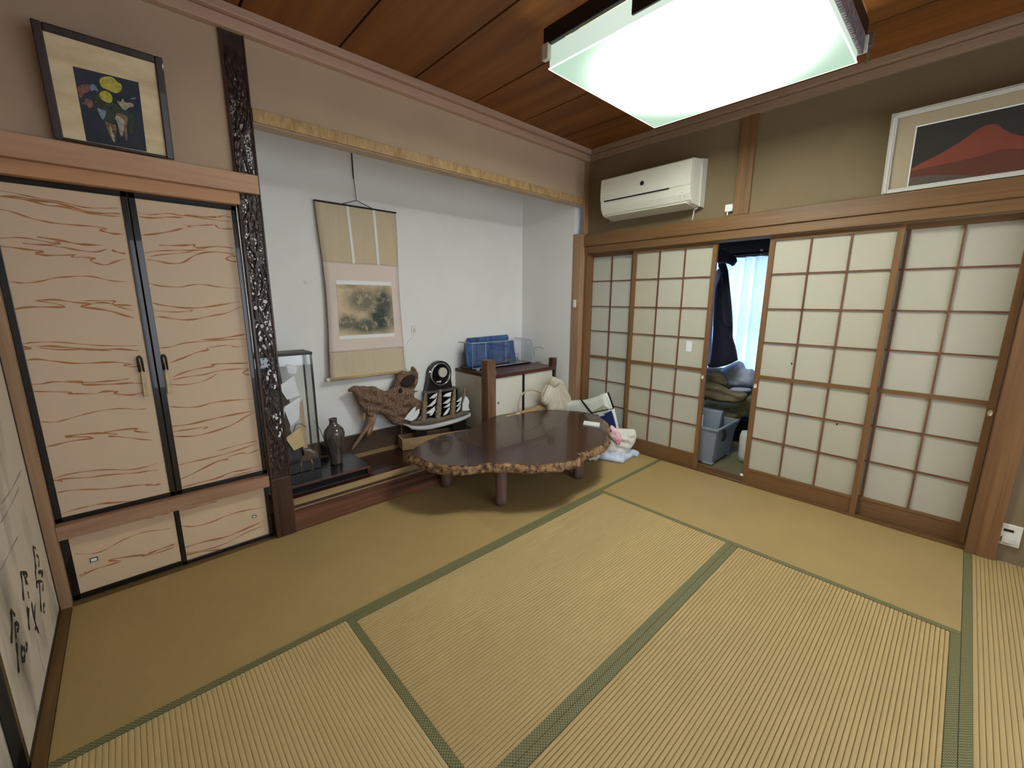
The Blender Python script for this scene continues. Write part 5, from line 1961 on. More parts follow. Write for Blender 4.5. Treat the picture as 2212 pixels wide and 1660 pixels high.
mb.build('short_root', M['drift_smooth'], dr, smooth=True)
mb = MB()
mb.tube([D(345, 960), D(345, 1020), D(325, 1080), D(300, 1150)], [0.014, 0.012, 0.009, 0.002], 10)
mb.build('spur', M['drift_smooth'], dr, smooth=True)
mb = MB()
mb.tube([(1.985, 0.682, NF + 0.016), (1.984, 0.680, 0.30)], 0.0035, 8)
mb.build('thin_prop', M['drift_smooth'], dr, smooth=True)

# ---------------------------------------------------------------- black round clock on its box
KY = 0.715
kc = on('y', KY, 948, 808)
kb = on('y', KY, 957, 850)
ck = thing('mantel_clock', 'black round clock with a pale disc on a black box, behind the model ship', 'clock', (kc.x, KY, NF))
x0_, x1_ = on('y', KY - 0.045, 924, 850).x, on('y', KY - 0.045, 989, 845).x
zt_ = on('y', KY - 0.045, 957, 842).z
mb = MB()
mb.box((x0_, KY - 0.045, NF + 0.001), (x1_, KY + 0.035, zt_ - 0.02))
mb.build('black_box', M['black_gloss'], ck, bevel=0.003)
mb = MB()
mb.box((x0_ - 0.006, KY - 0.051, zt_ - 0.02), (x1_ + 0.006, KY + 0.038, zt_))
mb.build('box_top', M['grey_metal'], ck, bevel=0.004)
rr = 0.105
mb = MB()
cc = Vector((kc.x, KY - 0.02, kc.z))
pts = []
for k in range(25):
    th = PI * k / 24
    pts.append((cc.x + 0.012 + rr * 1.13 * math.cos(th), KY + 0.035, cc.z + rr * 1.13 * math.sin(th)))
pts += [(cc.x - rr * 1.1, KY + 0.035, cc.z - 0.05), (cc.x - rr * 1.35, KY + 0.035, zt_), (cc.x + rr * 1.30, KY + 0.035, zt_), (cc.x + rr * 1.18, KY + 0.035, cc.z - 0.06)]
mb.prism(pts, (0, -0.05, 0))
mb.build('back_shell', M['dark_plastic'], ck, bevel=0.003)
mb = MB()
mb.lathe(cc, [(rr * 0.98, -0.01), (rr, 0.005), (rr, 0.018), (rr * 0.96, 0.022), (rr * 0.90, 0.018), (rr * 0.90, 0.008)], 48, axis=(0, -1, 0))
mb.build('chrome_ring', M['chrome'], ck, smooth=True)
mb = MB()
mb.lathe(cc, [(rr * 0.90, 0.000), (rr * 0.89, 0.009)], 48, axis=(0, -1, 0))
mb.build('black_dial', M['black_gloss'], ck)
mb = MB()
dc = cc + Vector((0.020, 0, 0.016))
mb.lathe(dc, [(0.046, 0.009), (0.046, 0.020), (0.042, 0.024)], 32, axis=(0, -1, 0))
mb.build('pale_disc', M['disc'], ck)
mb = MB()
mb.hexa([(cc.x - 0.045, cc.y - 0.012, cc.z - 0.07), (cc.x + 0.0, cc.y - 0.012, cc.z - 0.078), (cc.x + 0.0, cc.y - 0.009, cc.z - 0.078), (cc.x - 0.045, cc.y - 0.009, cc.z - 0.07),
         (cc.x - 0.05, cc.y - 0.012, cc.z - 0.062), (cc.x + 0.005, cc.y - 0.012, cc.z - 0.058), (cc.x + 0.005, cc.y - 0.009, cc.z - 0.058), (cc.x - 0.05, cc.y - 0.009, cc.z - 0.062)])
mb.build('dial_mark', M['disc'], ck)
mb = MB()
for s in (-1,):
    mb.lathe((cc.x - rr * 0.98, KY - 0.016, cc.z + 0.03), [(0.012, 0), (0.012, 0.012), (0.006, 0.015)], 14, axis=(0, -1, 0))
mb.build('side_screw', M['chrome'], ck)

# ---------------------------------------------------------------- long pale wooden trough
tg = thing('wooden_trough', 'long narrow pale wooden trough behind the burl table, under the model ship', 'wooden box', (1.96, 0.66, NF))
TA = Vector((1.958, 0.672, 0))
tdir = Vector((0.972, -0.235, 0)).normalized()
tnor = Vector((-tdir.y, tdir.x, 0))
TL_, TD = 0.67, 0.150
tz0, tz1 = NF + 0.004, NF + 0.102
tb = 0.012


def tbox(mb, a0, a1, d0, d1, z0, z1):
    P = []
    for z in (z0, z1):
        for a, d in ((a0, d0), (a1, d0), (a1, d1), (a0, d1)):
            q = TA + tdir * a + tnor * (d - 0.085)
            P.append((q.x, q.y, z))
    mb.hexa(P)


for nm, a in (('front_board', (0, TL_, 0, tb)), ('back_board', (0, TL_, TD - tb, TD)), ('end_board', (0, tb, tb, TD - tb)), ('end_board', (TL_ - tb, TL_, tb, TD - tb))):
    mb = MB()
    tbox(mb, *a, tz0, tz1)
    mb.build(nm, M['trough'], tg, bevel=0.001)
mb = MB()
tbox(mb, tb, TL_ - tb, tb, TD - tb, tz0, tz0 + 0.01)
mb.build('bottom_board', M['trough'], tg)

# ---------------------------------------------------------------- shell ship
HP = TA + tdir * 0.30 + tnor * (-0.036)
HN = -tnor
sh = thing('model_sailing_ship', 'white model sailing ship made of shells with four cone masts, on a black stand', 'model ship', (HP.x, HP.y, NF + 0.014))
S = lambda a, b, dy=0.0: onp(HP + tnor * dy, HN, 740 + a / 7.373, 760 + b / 7.373)
# hull: traced side view given a boat's width
top = [(960, 1150), (1060, 1165), (1180, 1180), (1300, 1172), (1420, 1150), (1560, 1118), (1700, 1085), (1850, 1045), (1950, 1010), (2030, 975)]
bot = [(1085, 1215), (1100, 1235), (1180, 1246), (1300, 1243), (1420, 1225), (1560, 1192), (1700, 1155), (1850, 1110), (1950, 1065), (2025, 1030)]
mb = MB()
n = len(mb.v)
ns = 9
for i, (t_, b_) in enumerate(zip(top, bot)):
    pt, pb_ = S(*t_), S(*b_)
    f_ = i / (len(top) - 1)
    wid = 0.042 * (math.sin(PI * min(1, f_ * 0.86 + 0.02)) ** 0.7 + 0.04)
    for k in range(ns):
        a = PI * k / (ns - 1)
        ca = math.cos(a)
        cy = -math.copysign(abs(ca) ** 0.4, ca)
        sz = math.sin(a) ** 1.1
        q = pt + (pb_ - pt) * sz
        q = q + tnor * (wid * cy)
        mb.v.append(tuple(q))
for i in range(len(top) - 1):
    for k in range(ns - 1):
        a = n + i * ns + k
        mb.face((a, a + 1, a + ns + 1, a + ns))
    mb.face((n + i * ns, n + (i + 1) * ns, n + (i + 1) * ns + ns - 1, n + i * ns + ns - 1))
mb.face([n + k for k in range(ns)][::-1])
mb.face([n + (len(top) - 1) * ns + k for k in range(ns)])
mb.build('hull', M['shell_white'], sh, smooth=False)
mb = MB()
mb.tube([S(1150, 1200), S(1040, 1180), S(960, 1160), S(888, 1145)], [0.010, 0.009, 0.007, 0.004], 8)
mb.build('bowsprit', M['shell_brown'], sh, smooth=True)
mb = MB()
st_ = S(1500, 1200)
sz_ = S(1260, 1230).z
for (a0, a1, zz0, zz1) in ((1150, 1330, NF + 0.016, sz_), (1740, 1960, NF + 0.016, S(1850, 1095).z)):
    xa, xb = S(a0, 1200), S(a1, 1200)
    mb.obox((xa + xb) / 2, tdir, tnor, (xb - xa).length / 2 * 0.98, 0.022, zz0, zz1)
xa, xb = S(1150, 1200), S(2000, 1200)
mb.obox((xa + xb) / 2, tdir, tnor, min((xb - xa).length / 2, 0.27), 0.03, NF + 0.0145, NF + 0.032)
mb.build('black_stand', M['black_paint'], sh)
# deck heap of shells
mb = MB()
N = 60
base = [(1040, 1155), (1180, 1172), (1400, 1150), (1700, 1080), (1950, 1005), (2025, 970), (1980, 940), (1880, 960), (1800, 990), (1650, 1020), (1500, 1060), (1400, 1050), (1300, 1080), (1200, 1090), (1100, 1110)]
HP0 = Vector((HP.x, HP.y, 0))
pillow(mb, px_outline(Z8(base), HP0, HN, tdir, Vector((0, 0, 1))), HP0, tdir, (0, 0, 1), 0.035, 0.02, 0.0035, rough=0.012, freq=70, back=1.0)
mb.build('shell_deck', M['shell_bits'], sh, smooth=True)
# masts: twisted cone shells
for (ax, ay, bx_, by_, r0) in ((1285, 1110, 1320, 660, .026), (1515, 1055, 1555, 605, .029), (1745, 1040, 1785, 590, .027), (1905, 960, 1950, 575, .016)):
    p0, p1 = S(ax, ay), S(bx_, by_)
    ax_v = p1 - p0
    L = ax_v.length
    mb = MB()
    pf = []
    for j in range(41):
        t = j / 40
        rad = r0 * (0.72 + 0.3 * math.sin(PI * (0.15 + 0.55 * t)) - 0.62 * t ** 1.6) * (1 + 0.035 * math.sin(t * 60))
        pf.append((max(rad, 0.002), t * L))
    mb.lathe(p0, pf, 20, axis=ax_v, wob=lambda th, h: 0.10 * math.sin(th * 3 + h * 160))
    mb.build('cone_mast', M['shell_brown'] if r0 > .015 else M['drift_smooth'], sh, smooth=True)


def sail(pts, dy, k=0.008):
    mb = MB()
    o3 = HP0 + tnor * dy
    pillow(mb, px_outline(Z8(pts), o3, HN, tdir, Vector((0, 0, 1))), o3, tdir, (0, 0, 1), k, 0.012, 0.0019, back=0.2, it=0)
    mb.build('shell_sail', M['shell_white'], sh, smooth=True)


for s_ in ([(972, 1080), (1040, 990), (1120, 900), (1170, 875), (1160, 950), (1120, 1030), (1050, 1095)],
           [(1045, 1100), (1110, 1000), (1180, 930), (1228, 905), (1225, 980), (1180, 1060), (1100, 1112)],
           [(1380, 750), (1430, 700), (1515, 650), (1505, 700), (1460, 745)],
           [(1340, 885), (1400, 830), (1480, 750), (1510, 700), (1480, 820), (1430, 870)],
           [(1318, 990), (1390, 930), (1460, 880), (1480, 850), (1450, 950), (1390, 990)],
           [(1375, 1030), (1400, 970), (1470, 880), (1475, 930), (1430, 1010)],
           [(1590, 715), (1650, 670), (1735, 640), (1720, 720), (1660, 720)],
           [(1590, 830), (1640, 790), (1720, 730), (1715, 790), (1670, 830)],
           [(1595, 895), (1650, 860), (1715, 810), (1710, 870), (1650, 895)],
           [(1592, 1018), (1630, 960), (1700, 880), (1712, 900), (1680, 980), (1630, 1015)],
           [(1805, 800), (1850, 760), (1905, 705), (1890, 780), (1840, 800)],
           [(1800, 870), (1840, 840), (1895, 760), (1880, 840), (1830, 880)],
           [(1800, 960), (1830, 910), (1885, 840), (1870, 920), (1820, 965)],
           [(1900, 940), (1905, 830), (1950, 700), (1990, 730), (2020, 790), (2005, 880), (2028, 935), (1960, 950)]):
    sail(s_, -0.022 if s_[0][0] < 1850 else -0.012)

# ---------------------------------------------------------------- side cabinet with dark top and short post
CX0, CX1, CYF, CZ = 2.625, 3.455, 0.205, 0.712
cb = thing('side_cabinet', 'dark wooden side cabinet with white paper doors in the niche corner', 'cabinet', ((CX0 + CX1) / 2, 0.45, NF))
MB().box((CX0, CYF, CZ - 0.032), (CX1, NB - 0.003, CZ)).build('top_board', M['dark_red_wood'], cb, bevel=0.002)
MB().box((CX0 + 0.002, CYF + 0.035, NF + 0.001), (CX0 + 0.016, NB - 0.003, CZ - 0.033)).build('side_panel', M['cab_white'], cb)
mb = MB()
mb.box((CX1 - 0.022, CYF + 0.004, NF + 0.001), (CX1, NB - 0.003, CZ - 0.033))
mb.build('side_panel', M['dark_red_wood'], cb)
MB().box((CX1 - 0.060, CYF, CZ), (CX1 + 0.004, CYF + 0.05, CZ + 0.085)).build('end_block', M['dark_red_wood'], cb, bevel=0.002)
xm = on('y', CYF, 1132.5, 850).x
for (a, b) in ((CX0 + 0.02, xm - 0.012), (xm + 0.012, CX1 - 0.040)):
    dd = MB().box((a, CYF + 0.016, NF + 0.03), (b, CYF + 0.026, CZ - 0.036)).build('sliding_door', M['cab_white'], cb)
    if a < 2.7:
        kp = on('y', CYF + 0.014, 1076.5, 871)
        kk = MB().box((kp.x - 0.0085, CYF + 0.013, kp.z - 0.010), (kp.x + 0.0085, CYF + 0.017, kp.z + 0.010)).build('finger_pull', M['black_paint'], dd)
        MB().box((kp.x - 0.003, CYF + 0.0122, kp.z - 0.005), (kp.x + 0.004, CYF + 0.0132, kp.z + 0.003)).build('pull_plate', M['cab_white'], kk)
MB().box((xm - 0.013, CYF + 0.010, NF + 0.03), (xm + 0.013, CYF + 0.030, CZ - 0.034)).build('divider', M['black_paint'], cb)
MB().box((CX1 - 0.042, CYF + 0.008, NF + 0.03), (CX1 - 0.022, CYF + 0.030, CZ - 0.034)).build('black_jamb', M['black_paint'], cb)
MB().box((CX0 + 0.016, CYF + 0.006, NF + 0.001), (CX1 - 0.022, CYF + 0.03, NF + 0.03)).build('bottom_rail', M['dark_red_wood'], cb)
pp = on('y', CYF, 1071, 779)
o = MB().box((pp.x - 0.094, CYF - 0.004, NF + 0.002), (pp.x, CYF + 0.090, pp.z + 0.003)).build('corner_post', M['post_knot'], cb, bevel=0.006)
o['label'] = 'short knotty brown corner post'
o = MB().box((pp.x + 0.002, CYF + 0.012, CZ + 0.001), (pp.x + 0.018, CYF + 0.03, CZ + 0.028)).build('wooden_peg', M['kamoi_x'], bevel=0.004)
tag(o, 'tiny pale wooden peg on the side cabinet top beside its corner post', 'peg')

# ---------------------------------------------------------------- clear plastic case with blue sheets on the cabinet
AX0, AX1, AYF, AYB, AZ0, AZ1 = 2.635, 3.335, 0.42, 0.70, CZ + 0.020, CZ + 0.235
# place the front face where it shows
fl, fr_ = on('y', AYF, 997, 760), on('y', AYF, 1153, 740)
AX0, AX1 = max(fl.x, 2.50), fr_.x
AYF = 0.50
fl, fr_ = on('y', AYF, 994, 747), on('y', AYF, 1150, 738)
AX0, AX1 = max(fl.x, CX0 + 0.005), min(fr_.x, CX1 - 0.01)
AZ1 = on('y', AYF, 1040, 741).z
pc = thing('clear_plastic_case', 'clear plastic case with rounded right end lying on the side cabinet', 'plastic case', ((AX0 + AX1) / 2, 0.58, CZ))
mb = MB()
t_ = 0.004


def rpoly(y):
    pts = [(AX0, y, AZ0), (AX1 - 0.02, y, AZ0), (AX1, y, AZ0 + 0.03)]
    for k in range(6):
        a = PI / 2 * k / 5
        pts.append((AX1 - 0.07 + 0.07 * math.cos(a), y, AZ1 - 0.07 + 0.07 * math.sin(a)))
    pts.append((AX0, y, AZ1))
    return pts


mb.prism(rpoly(AYF), (0, 0.002, 0))
mb.build('front_wall', M['acrylic'], pc)
mb = MB()
P_ = rpoly(AYF)
n = len(mb.v)
for x, y, z in P_[1:]:
    mb.v += [(x, AYF + 0.002, z), (x, NB - 0.06, z)]
for i in range(len(P_) - 2):
    mb.face((n + 2 * i, n + 2 * i + 1, n + 2 * i + 3, n + 2 * i + 2))
mb.build('curved_cover', M['acrylic'], pc, recalc=False)
mb = MB()
mb.tube([Vector(p) for p in rpoly(AYF)] + [Vector(rpoly(AYF)[0])], 0.0035, 8)
for fx in (0.20, 0.52, 0.80):
    x = AX0 + (AX1 - AX0) * fx
    mb.tube([(x, AYF - 0.002, AZ0), (x, AYF - 0.002, AZ1)], 0.0022, 6)
mb.tube([(AX0, AYF, AZ1), (AX0, NB - 0.06, AZ1)], 0.003, 6)
mb.tube([(AX1 - 0.05, AYF, AZ1), (AX1 - 0.05, NB - 0.06, AZ1)], 0.003, 6)
mb.build('rim', M['acrylic_rim'], pc, smooth=True)
mb = MB()
mb.box((AX0 + 0.03, AYF + 0.01, CZ + 0.001), (AX1 - 0.01, NB - 0.05, AZ0 - 0.001))
mb.build('black_base', M['black_gloss'], pc, bevel=0.004)
for x in (AX0 + 0.10, AX0 + 0.03):
    MB().box((x, AYF - 0.03, CZ + 0.001), (x + 0.03, AYF - 0.008, CZ + 0.045 if x > AX0 + .05 else CZ + 0.02)).build('hinge_clip', M['acrylic_rim'], pc, bevel=0.004)
# sheets
xr = on('y', 0.62, 1112, 740).x
o = MB().prism([(AX0 + 0.02, 0.60, AZ0 + 0.004), (xr, 0.60, AZ0 + 0.004), (xr, 0.64, AZ1 - 0.012), (AX0 + 0.02, 0.64, AZ1 - 0.012)], (0, 0.004, 0.0)).build('blue_sheet', M['blue_print'])
tag(o, 'blue printed sheet standing inside the clear plastic case', 'printed sheet')
bt = on('y', 0.735, 1100, 723)
bl = on('y', 0.735, 1008, 733)
o = MB().prism([(bl.x - 0.02, 0.715, CZ + 0.001), (bt.x + 0.0, 0.715, CZ + 0.001), (bt.x + 0.004, 0.748, bt.z - 0.03), (bt.x - 0.01, 0.75, bt.z), (bl.x + 0.02, 0.75, bl.z + 0.006), (bl.x - 0.01, 0.742, bl.z - 0.05)], (0, 0.012, 0)).build('blue_folder', M['blue_print'], bevel=0.002)
tag(o, 'blue folder leaning on the niche wall behind the clear plastic case', 'folder')
mb = MB()
random.seed(12)
px_ = on('z', CZ, 1125, 782)
for k in range(5):
    c = Vector((3.02 + 0.05 * k, 0.60 + 0.012 * (k % 2), AZ0 + 0.012 + 0.006 * k))
    mb.tube([(c.x + 0.07 * math.cos(a / 20 * 2 * PI), c.y + 0.045 * math.sin(a / 20 * 2 * PI), c.z + 0.004 * math.sin(a)) for a in range(21)], 0.0028, 6)
mb.build('coiled_cable', M['cable'], smooth=True)
tag(bpy.data.objects['coiled_cable'], 'grey coiled cables inside the right part of the clear plastic case', 'cable')
mb = MB()
W = lambda u, v, y=0.45: on('y', y, u, v)
mb.tube([W(1154, 770), W(1153, 752), W(1160, 750), W(1167, 750), W(1178, 756), W(1192, 770), W(1204, 776, .46)], 0.003, 6)
c = on('z', CZ, 1163, 784)
pts = [(c.x + 0.035 * math.cos(a), c.y + 0.03 * math.sin(a), CZ + 0.006) for a in [k * PI / 8 for k in range(17)]]
mb.tube(pts, 0.0035, 6)
tag(mb.build('power_cord', M['cable'], smooth=True), 'pale cord looping from the plastic case to the cabinet end block', 'cord')

# ---------------------------------------------------------------- bags
gy = 0.082
bc = on('y', gy, 1215, 850)
db = thing('drawstring_bag', 'beige gathered drawstring bag standing beside the side cabinet', 'bag', (bc.x, gy, 0.141))
mb = MB()
o_ = Vector((bc.x, gy, 0))
nn = Vector((0, -1, 0))
sc2 = lambda pts: [(1040 + a / 11.06, 780 + b / 11.06) for a, b in pts]
bo = px_outline(sc2([(1555, 560), (1640, 580), (1760, 560), (1850, 430), (1880, 430), (1940, 520), (2030, 700), (2100, 820), (2135, 940), (2110, 1010), (2060, 1060), (2000, 1080), (1990, 1250),
                     (1600, 1250), (1560, 1080), (1440, 1020), (1440, 860), (1470, 720), (1530, 620)]), o_, nn, Vector((1, 0, 0)), Vector((0, 0, 1)))
apx = px_outline(sc2([(1700, 480)]), o_, nn, Vector((1, 0, 0)), Vector((0, 0, 1)))[0]


def gather(x, y):
    a = math.atan2(x - apx[0], apx[1] - y)
    return 0.006 * math.sin(a * 26)


pillow(mb, [(a, max(b, 0.142)) for a, b in bo], o_, (1, 0, 0), (0, 0, 1), 0.042, 0.06, 0.0052, rough=0.003, freq=20, folds=gather, back=1.0, it=1)
mb.build('gathered_body', M['bag_beige'], db, smooth=True)
mb = MB()
nk = px_outline(sc2([(1560, 480), (1590, 400), (1700, 370), (1800, 375), (1860, 410), (1840, 450), (1750, 500), (1640, 540), (1580, 560)]), o_, nn, Vector((1, 0, 0)), Vector((0, 0, 1)))
cx_ = sum(a for a, b in nk) / len(nk)
cz_ = sum(b for a, b in nk) / len(nk)
mb.lathe((o_.x + cx_, gy + 0.0, cz_ - 0.045), [(0.040, -0.02), (0.052, 0.03), (0.052, 0.058), (0.047, 0.062), (0.043, 0.050), (0.036, -0.01)], 28, axis=(0.28, -0.45, 0.85), wob=lambda th, h: 0.05 * math.sin(th * 9))
mb.build('bag_mouth', M['bag_beige'], db, smooth=True)
mb = MB()
s_ = lambda a, b: on('y', gy - 0.046, 1040 + a / 11.06, 780 + b / 11.06)
mb.tube([s_(1590, 560), s_(1540, 680), s_(1490, 780), s_(1470, 860)], 0.0022, 6)
mb.build('drawstring', M['cord'], db)

hb_ = thing('tan_handbag', 'tan handbag with an arched handle behind the back edge of the burl table', 'handbag', (2.95, 0.07, 0.141))
hy = 0.130
w_ = lambda a, b, y=hy: on('y', y, 1040 + a / 11.06, 780 + b / 11.06)
mb = MB()
pts = [w_(905, 1240), w_(885, 1130), w_(890, 1000), w_(930, 860), w_(1000, 770), w_(1100, 710), w_(1215, 690), w_(1330, 715), w_(1430, 785), w_(1510, 890), w_(1560, 1020), w_(1580, 1140)]
mb.tube(pts, 0.0085, 10)
mb.build('arched_handle', M['strap_tan'], hb_, smooth=True)
mb = MB()
o_ = Vector((2.95, hy, 0))
bo = px_outline(sc2([(560, 1300), (850, 1255), (960, 1200), (1180, 1130), (1330, 1065), (1420, 1060), (1500, 1085), (1520, 1130), (1520, 1400), (560, 1400)]), o_, nn, Vector((1, 0, 0)), Vector((0, 0, 1)))
pillow(mb, [(a, max(b, 0.142)) for a, b in bo], o_, (1, 0, 0), (0, 0, 1), 0.030, 0.04, 0.007, rough=0.002, freq=20, back=0.8, it=1)
mb.build('bag_body', M['tan_leather'], hb_, smooth=True)
mb = MB()
q = w_(880, 1255, hy - 0.035)
mb.prism([w_(800, 1280, hy - .035), w_(905, 1215, hy - .035), w_(925, 1280, hy - .035)], (0, 0.004, 0))
mb.build('cream_tab', M['bag_beige'], hb_)

# white and navy tote leaning near the paper doors
s3 = lambda pts: [(1200 + a / 8.736, 830 + b / 8.736) for a, b in pts]
tp = Vector((3.495, -0.22, 0))
o_, eu, ev, nn = tp, Vector((0, -1, 0)), Vector((0, 0, 1)), Vector((-1, 0, 0))
FR = lambda pts: px_outline(s3(pts), o_, nn, eu, ev)
tb_ = thing('white_navy_tote', 'white tote with navy base and black straps leaning against the paper doors', 'bag', (tp.x, tp.y, 0.002))
mb = MB()
full = FR([(175, 400), (200, 345), (270, 312), (400, 302), (490, 298), (520, 305), (640, 275), (760, 235), (870, 190), (960, 160), (1000, 165), (1030, 260), (1095, 440), (1120, 560), (1190, 830),
           (1180, 960), (1100, 1180), (900, 1200), (600, 1200), (500, 1000), (400, 800), (260, 640), (180, 560)])
full = [(a, max(b, 0.004 if a > -0.2 else 0.145)) for a, b in full]
pillow(mb, full, o_, eu, ev, 0.050, 0.05, 0.0085, rough=0.004, freq=14, back=0.8, it=1)
mb.build('white_body', M['bag_white'], tb_, smooth=True)


def flat_patch(pts, name, mt, parent, d, base, lift_fn=None, step=0.006):
    mb = MB()
    o2 = o_ + nn * d
    pillow(mb, base(pts), o2, eu, ev, 0.004, 0.01, step, back=0.2, it=1)
    return mb.build(name, mt, parent, smooth=True)


flat_patch([(720, 585), (850, 560), (960, 545), (1085, 500), (1115, 470), (1150, 560), (1222, 830), (1170, 930), (1000, 840), (940, 720), (860, 620)], 'navy_panel', M['navy'], tb_, 0.051, FR)
flat_patch([(800, 475), (870, 430), (960, 380), (1030, 400), (1080, 455), (960, 485), (850, 505), (720, 540), (740, 500)], 'green_print', M['green_wash'], tb_, 0.050, FR)
flat_patch([(860, 560), (960, 545), (1005, 560), (960, 585), (880, 605)], 'white_foam_print', M['bag_white'], tb_, 0.055, FR)
for nm, pts in (('strap', [(480, 300), (560, 400), (640, 500), (715, 590)]), ('strap', [(985, 160), (1040, 290), (1095, 465)])):
    mb = MB()
    mb.ribbon([onp(o_ + nn * 0.056, nn, 1200 + a / 8.736, 830 + b / 8.736) for a, b in pts], 0.016, nn, 0.0, taper=False)
    oo_ = mb.build(nm, M['black_paint'], tb_, recalc=False)
    sm = oo_.modifiers.new('thickness', 'SOLIDIFY')
    sm.thickness = 0.003
mb = MB()
mb.ribbon([onp(o_ + nn * 0.056, nn, 1200 + a / 8.736, 830 + b / 8.736) for a, b in [(700, 545), (860, 505), (1090, 468)]], 0.007, nn, 0.0, taper=False)
oo_ = mb.build('dark_trim', M['black_paint'], tb_, recalc=False)
oo_.modifiers.new('thickness', 'SOLIDIFY').thickness = 0.002

# cream canvas bag in front of it
tp = Vector((3.38, -0.50, 0))
o_, eu, ev, nn = frame_at(tp)
cbg = thing('cream_canvas_bag', 'slumped cream canvas bag on the floor beside the right end of the burl table', 'bag', (tp.x, tp.y, 0.002))
mb = MB()
full = FR([(985, 850), (1060, 830), (1190, 835), (1330, 845), (1420, 850), (1480, 845), (1520, 890), (1530, 990), (1500, 1110), (1430, 1210), (1300, 1320), (1180, 1390), (1100, 1420), (1000, 1425),
           (940, 1380), (870, 1310), (900, 1200), (980, 1100), (960, 960)])
pillow(mb, [(a, max(b, 0.012)) for a, b in full], o_, eu, ev, 0.065, 0.06, 0.006, rough=0.016, freq=12, back=0.8, it=1,
       folds=lambda x, y: 0.006 * math.sin(x * 30 + y * 95))
mb.build('slumped_body', M['bag_cream'], cbg, smooth=True)
pk = thing('pink_cloth', 'pink cloth lying on top of the cream canvas bag', 'cloth', (tp.x - 0.05, tp.y - 0.06, 0.1))
mb = MB()
o2 = o_ + nn * 0.072
pillow(mb, FR([(1000, 870), (1010, 790), (1035, 730), (1080, 740), (1130, 790), (1200, 850), (1240, 920), (1245, 990), (1230, 1050), (1170, 1100), (1130, 1060), (1060, 990), (1010, 920)]), o2, eu, ev, 0.022, 0.03, 0.005, rough=0.006, freq=30, it=1)
mb.build('pink_fold', M['pink'], pk, smooth=True)
mb = MB()
pillow(mb, FR([(1120, 1000), (1180, 975), (1235, 990), (1225, 1060), (1180, 1100), (1140, 1060)]), o2 + nn * 0.018, eu, ev, 0.008, 0.012, 0.004, rough=0.006, freq=60, it=1)
mb.build('deep_pink_fold', M['pink2'], pk, smooth=True)
mb = MB()
pillow(mb, FR([(1000, 830), (1030, 795), (1070, 810), (1085, 850), (1040, 850)]), o2 + nn * 0.020, eu, ev, 0.006, 0.01, 0.004, it=1)
mb.build('black_buckle', M['black_paint'], pk, smooth=True)
mb = MB()
mb.ribbon([onp(o2 + nn * 0.012, nn, 1200 + a / 8.736, 830 + b / 8.736) for a, b in [(985, 910), (1030, 980), (1090, 1050), (1155, 1105)]], 0.013, nn, 0.0, taper=False)
oo_ = mb.build('black_strap', M['black_paint'], cbg, recalc=False)
oo_.modifiers.new('thickness', 'SOLIDIFY').thickness = 0.003

# pale blue cloth flat on the floor, and a folded white cloth by the table leg
G = lambda a, b, z=0.002: on('z', z, 1200 + a / 8.736, 830 + b / 8.736)
blc = []
for a, b in [(810, 1410), (880, 1320), (960, 1380), (1100, 1400), (1250, 1330), (1400, 1200), (1500, 1110), (1560, 1085), (1630, 1110), (1650, 1180), (1610, 1280), (1540, 1340), (1470, 1350), (1400, 1420), (1310, 1455), (1285, 1495), (1130, 1475), (960, 1440)]:
    blc.append((a, b))
mb = MB()
tp = Vector((3.42, -0.56, 0))
o_, eu, ev, nn = frame_at((3.34, -0.58, 0))
# a loose low heap: outline on a plane lying on the floor
fl_ = [G(a, b, 0.004) for a, b in [(810, 1412), (960, 1442), (1130, 1477), (1285, 1497), (1310, 1455), (1400, 1420), (1470, 1352)]]
low_ = [G(a, b, 0.03) for a, b in [(1540, 1335), (1612, 1270), (1650, 1180)]]
poly3 = fl_ + low_
c0 = Vector((3.40, -0.50, 0))
outl = [(p.x - c0.x, p.y - c0.y) for p in fl_] + [(min(p.x, 3.585) - c0.x, p.y - c0.y) for p in low_] + [(3.59 - c0.x, -0.40 - c0.y), (3.45 - c0.x, -0.34 - c0.y), (3.2 - c0.x, -0.36 - c0.y)]
bc_ = thing('pale_blue_cloth', 'pale blue cloth crumpled on the mat under the cream canvas bag', 'cloth', (c0.x, c0.y, 0.002))
pillow(mb, outl, (c0.x, c0.y, 0.004), (1, 0, 0), (0, 1, 0), 0.040, 0.05, 0.006, rough=0.022, freq=11, back=0.0, it=1)
mb.build('cloth_folds', M['blue_cloth'], bc_, smooth=True)
o_, eu, ev, nn = frame_at((3.13, -0.52, 0))
wc = thing('folded_white_cloth', 'narrow folded white cloth hanging to the floor beside the right table leg', 'cloth', (3.13, -0.52, 0.002))
mb = MB()
pts = FR([(585, 1330), (640, 1300), (740, 1290), (860, 1230), (930, 1150), (985, 1040), (985, 1130), (940, 1230), (860, 1350), (770, 1455), (690, 1430), (645, 1475), (600, 1420)])
pillow(mb, [(a, max(b, 0.004)) for a, b in pts], o_, eu, ev, 0.018, 0.02, 0.005, rough=0.004, freq=20, it=1)
mb.build('cloth_fold', M['bag_white'], wc, smooth=True)

# ================================================================ BEYOND THE PAPER DOORS
V5 = lambda pts: [(1490 + a / 5.725, 760 + b / 5.725) for a, b in pts]
V4 = lambda pts: [(1490 + a / 6.385, 520 + b / 6.385) for a, b in pts]
